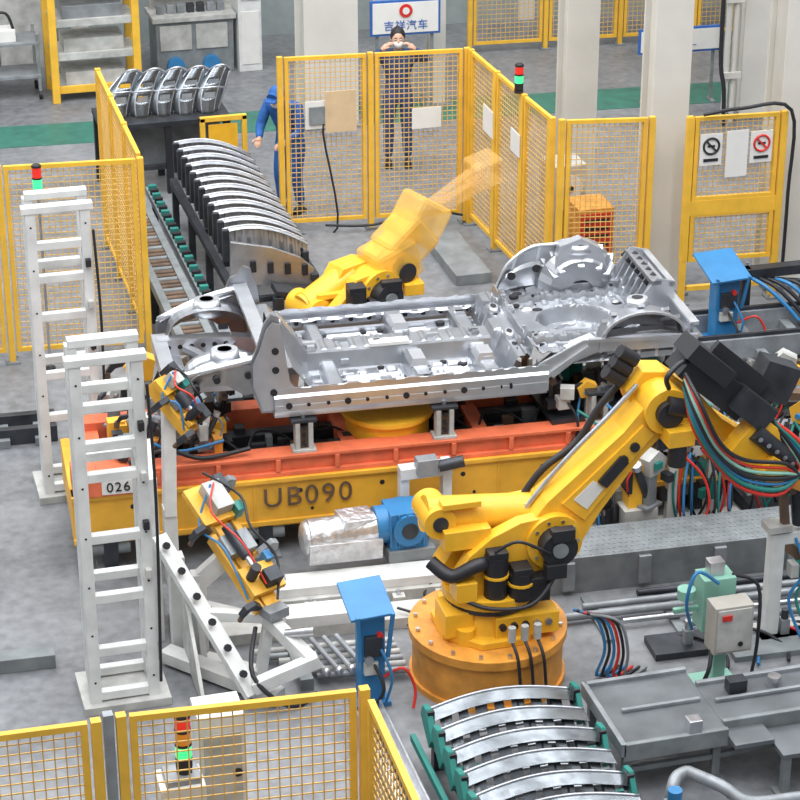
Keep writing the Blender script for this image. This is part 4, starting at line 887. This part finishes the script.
# ------------------------------------------------------------ people
def skinned(name,verts,edges,radii,m,parent,rootv=0,sub=2):
    me=bpy.data.meshes.new(name); me.from_pydata(verts,edges,[]); me.materials.append(m)
    ob=bpy.data.objects.new(name,me); bpy.context.collection.objects.link(ob)
    sk_=ob.modifiers.new('skin','SKIN'); sk_.use_smooth_shade=True
    if not me.skin_vertices: 
        bpy.context.view_layer.objects.active=ob; ob.select_set(True); bpy.ops.mesh.customdata_skin_add()
    for i,r in enumerate(radii):
        sv=me.skin_vertices[0].data[i]; sv.radius=(r if isinstance(r,tuple) else (r,r)); sv.use_root=(i==rootv)
    ss=ob.modifiers.new('sub','SUBSURF'); ss.levels=sub; ss.render_levels=sub
    ob.parent=parent; return ob
def person(name,loc,heading,J,cloth,capped,mask=True):
    root=empty(name,loc); root.rotation_euler=(0,0,heading)
    pel,wai,che,nek,hd=[V(J[k]) for k in('pel','wai','che','nek','hd')]
    vs=[pel,wai,che,nek];ra=[(.15,.12),(.135,.105),(.17,.12),(.065,.065)];ed=[(0,1),(1,2),(2,3)]
    for s in(-1,1):
        def add(p,r,prev):
            vs.append(V(p));ra.append(r);ed.append((prev,len(vs)-1));return len(vs)-1
        x=lambda p:(p[0]*s,p[1],p[2])
        a=add(x(J['sh']),(.085,.085),2);a=add(x(J['el']),(.06,.06),a);a=add(x(J['wr']),(.042,.042),a)
        a=add((pel.x+.10*s,pel.y,pel.z-.08),(.11,.11),0);a=add(x(J['kn']),(.075,.075),a);a=add(x(J['an']),(.055,.06),a)
    skinned('overalls',vs,ed,ra,cloth,root)
    b=B(); f=J.get('tilt',0)
    b.M=Matrix.Translation(hd)@Matrix.Rotation(f,4,'X')
    b.ball((0,0,0),.10,SKIN,sc=(.80,.98,1.18),n=20); b.ball((0,-.03,-.05),.075,SKIN,sc=(.85,.9,.95)); b.cyl((0,.01,-.16),(0,.01,-.06),.05,SKIN)
    b.ball((0,-.102,-.012),.016,SKIN,sc=(.8,1,1.4),n=10)
    for s in(-1,1): 
        b.ball((.032*s,-.088,.012),.013,PAP,n=8); b.ball((.032*s,-.098,.012),.007,HAIR,n=8); b.box((.032*s,-.092,.033),(.03,.01,.006),HAIR); b.ball((.082*s,.0,-.005),.022,SKIN,sc=(.4,.8,1.2),n=10)
    b.ball((0,-.05,-.05),.072,PAP,sc=(.95,.95,.8))
    if capped:
        b.ball((0,.0,.035),.108,cloth,sc=(.86,1.02,.95),n=18); b.cyl((0,-.06,.05),(0,-.10,.045),.07,cloth,n=16,r2=.075)
        b.box((0,-.125,.045),(.13,.09,.012),cloth)
    else: b.ball((0,.022,.028),.107,HAIR,sc=(.86,.95,1.12),n=18)
    b.done('head',0,None).parent=root
    b=B()
    for s in(-1,1):
        an=V(J['an']); an.x*=s
        b.ball((an.x,an.y-.05,.045),.06,BK,sc=(.8,2.1,.72),n=12); b.box((an.x,an.y-.05,.012),(.09,.25,.024),BK)
    b.done('shoes',0,None).parent=root
    for s in(-1,1):
        w=V(J['wr']);el=V(J['el']);w.x*=s;el.x*=s
        hdv=V(J['hand']); hdv.x*=s; d=(hdv-w).normalized(); side=d.cross(V((0,0,1)));
        if side.length<.1: side=V((1,0,0))
        side.normalize(); up=side.cross(d)
        b=B(); b.tube([w,w+d*.04,w+d*.09],.03,SKIN,n=10,radii=[.026,.036,.034])
        for i,(o,l) in enumerate(((-.027,.062),(-.009,.075),(.009,.07),(.027,.055))):
            p=w+d*.085+side*o; b.tube([p,p+d*l*.5+up*.004,p+d*l*.85-up*.016,p+d*l-up*.034],.009,SKIN,n=6,radii=[.010,.0095,.0085,.007],sub=3)
        p=w+d*.03+side*(-.028*s); b.tube([p,p+side*(-.028*s)+d*.03,p+side*(-.034*s)+d*.06-up*.01],.01,SKIN,n=6,radii=[.012,.0105,.008],sub=3)
        b.done('hand',0,None).parent=root
    return root
J1=dict(pel=(0,0,.96),wai=(0,0,1.10),che=(0,0,1.30),nek=(0,0,1.45),hd=(0,-.01,1.60),sh=(.19,0,1.40),el=(.36,-.10,1.36),wr=(.20,-.14,1.50),hand=(.11,-.12,1.57),kn=(.11,-.01,.52),an=(.12,0,.09))
person('factory_worker',(1.78,6.55,0),math.radians(-12),J1,NAVY,False)
J2=dict(pel=(0,.05,.92),wai=(0,0,1.05),che=(0,-.12,1.24),nek=(0,-.20,1.37),hd=(0,-.27,1.47),sh=(.19,-.14,1.32),el=(.26,-.22,1.06),wr=(.16,-.42,1.0),hand=(.13,-.52,.98),kn=(.11,-.05,.50),an=(.12,.03,.09),tilt=.4)
person('factory_worker',(.14,5.32,0),math.radians(-40),J2,BLUC,True)

# ------------------------------------------------------------ lights
def area(name,loc,rot,sx,sy,e,col=(1,1,1)):
    l=bpy.data.lights.new(name,'AREA'); l.shape='RECTANGLE'; l.size=sx; l.size_y=sy; l.energy=e; l.color=col
    o=bpy.data.objects.new(name,l); bpy.context.collection.objects.link(o); o.location=loc; o.rotation_euler=rot
for i,x in enumerate((-7,-3.5,0,3.5,7)):
    area('ceiling_strip_light',(x,-1,11),(0,0,0),1.0,20,780,(.98,.99,1))
area('side_area_light',(-10,4,8),(math.radians(20),math.radians(-55),0),7,6,450,(.92,.96,1))  # broad cool area light high on the left, angled down across the scene
s=bpy.data.lights.new('daylight','SUN'); s.energy=.7; s.angle=math.radians(35); so=bpy.data.objects.new('daylight',s); bpy.context.collection.objects.link(so); so.rotation_euler=(math.radians(30),math.radians(-12),0)
w=bpy.data.worlds.new('world'); sc.world=w; w.use_nodes=True; nt=w.node_tree; bg=nt.nodes['Background']
tc=nt.nodes.new('ShaderNodeTexCoord'); sp=nt.nodes.new('ShaderNodeSeparateXYZ'); cr=nt.nodes.new('ShaderNodeValToRGB')
nt.links.new(tc.outputs['Generated'],sp.inputs[0]); nt.links.new(sp.outputs['Z'],cr.inputs['Fac']); nt.links.new(cr.outputs['Color'],bg.inputs['Color'])
cr.color_ramp.elements[0].position=0; cr.color_ramp.elements[0].color=(.50,.52,.55,1); cr.color_ramp.elements[1].position=.7; cr.color_ramp.elements[1].color=(.86,.89,.93,1)
bg.inputs['Strength'].default_value=.64
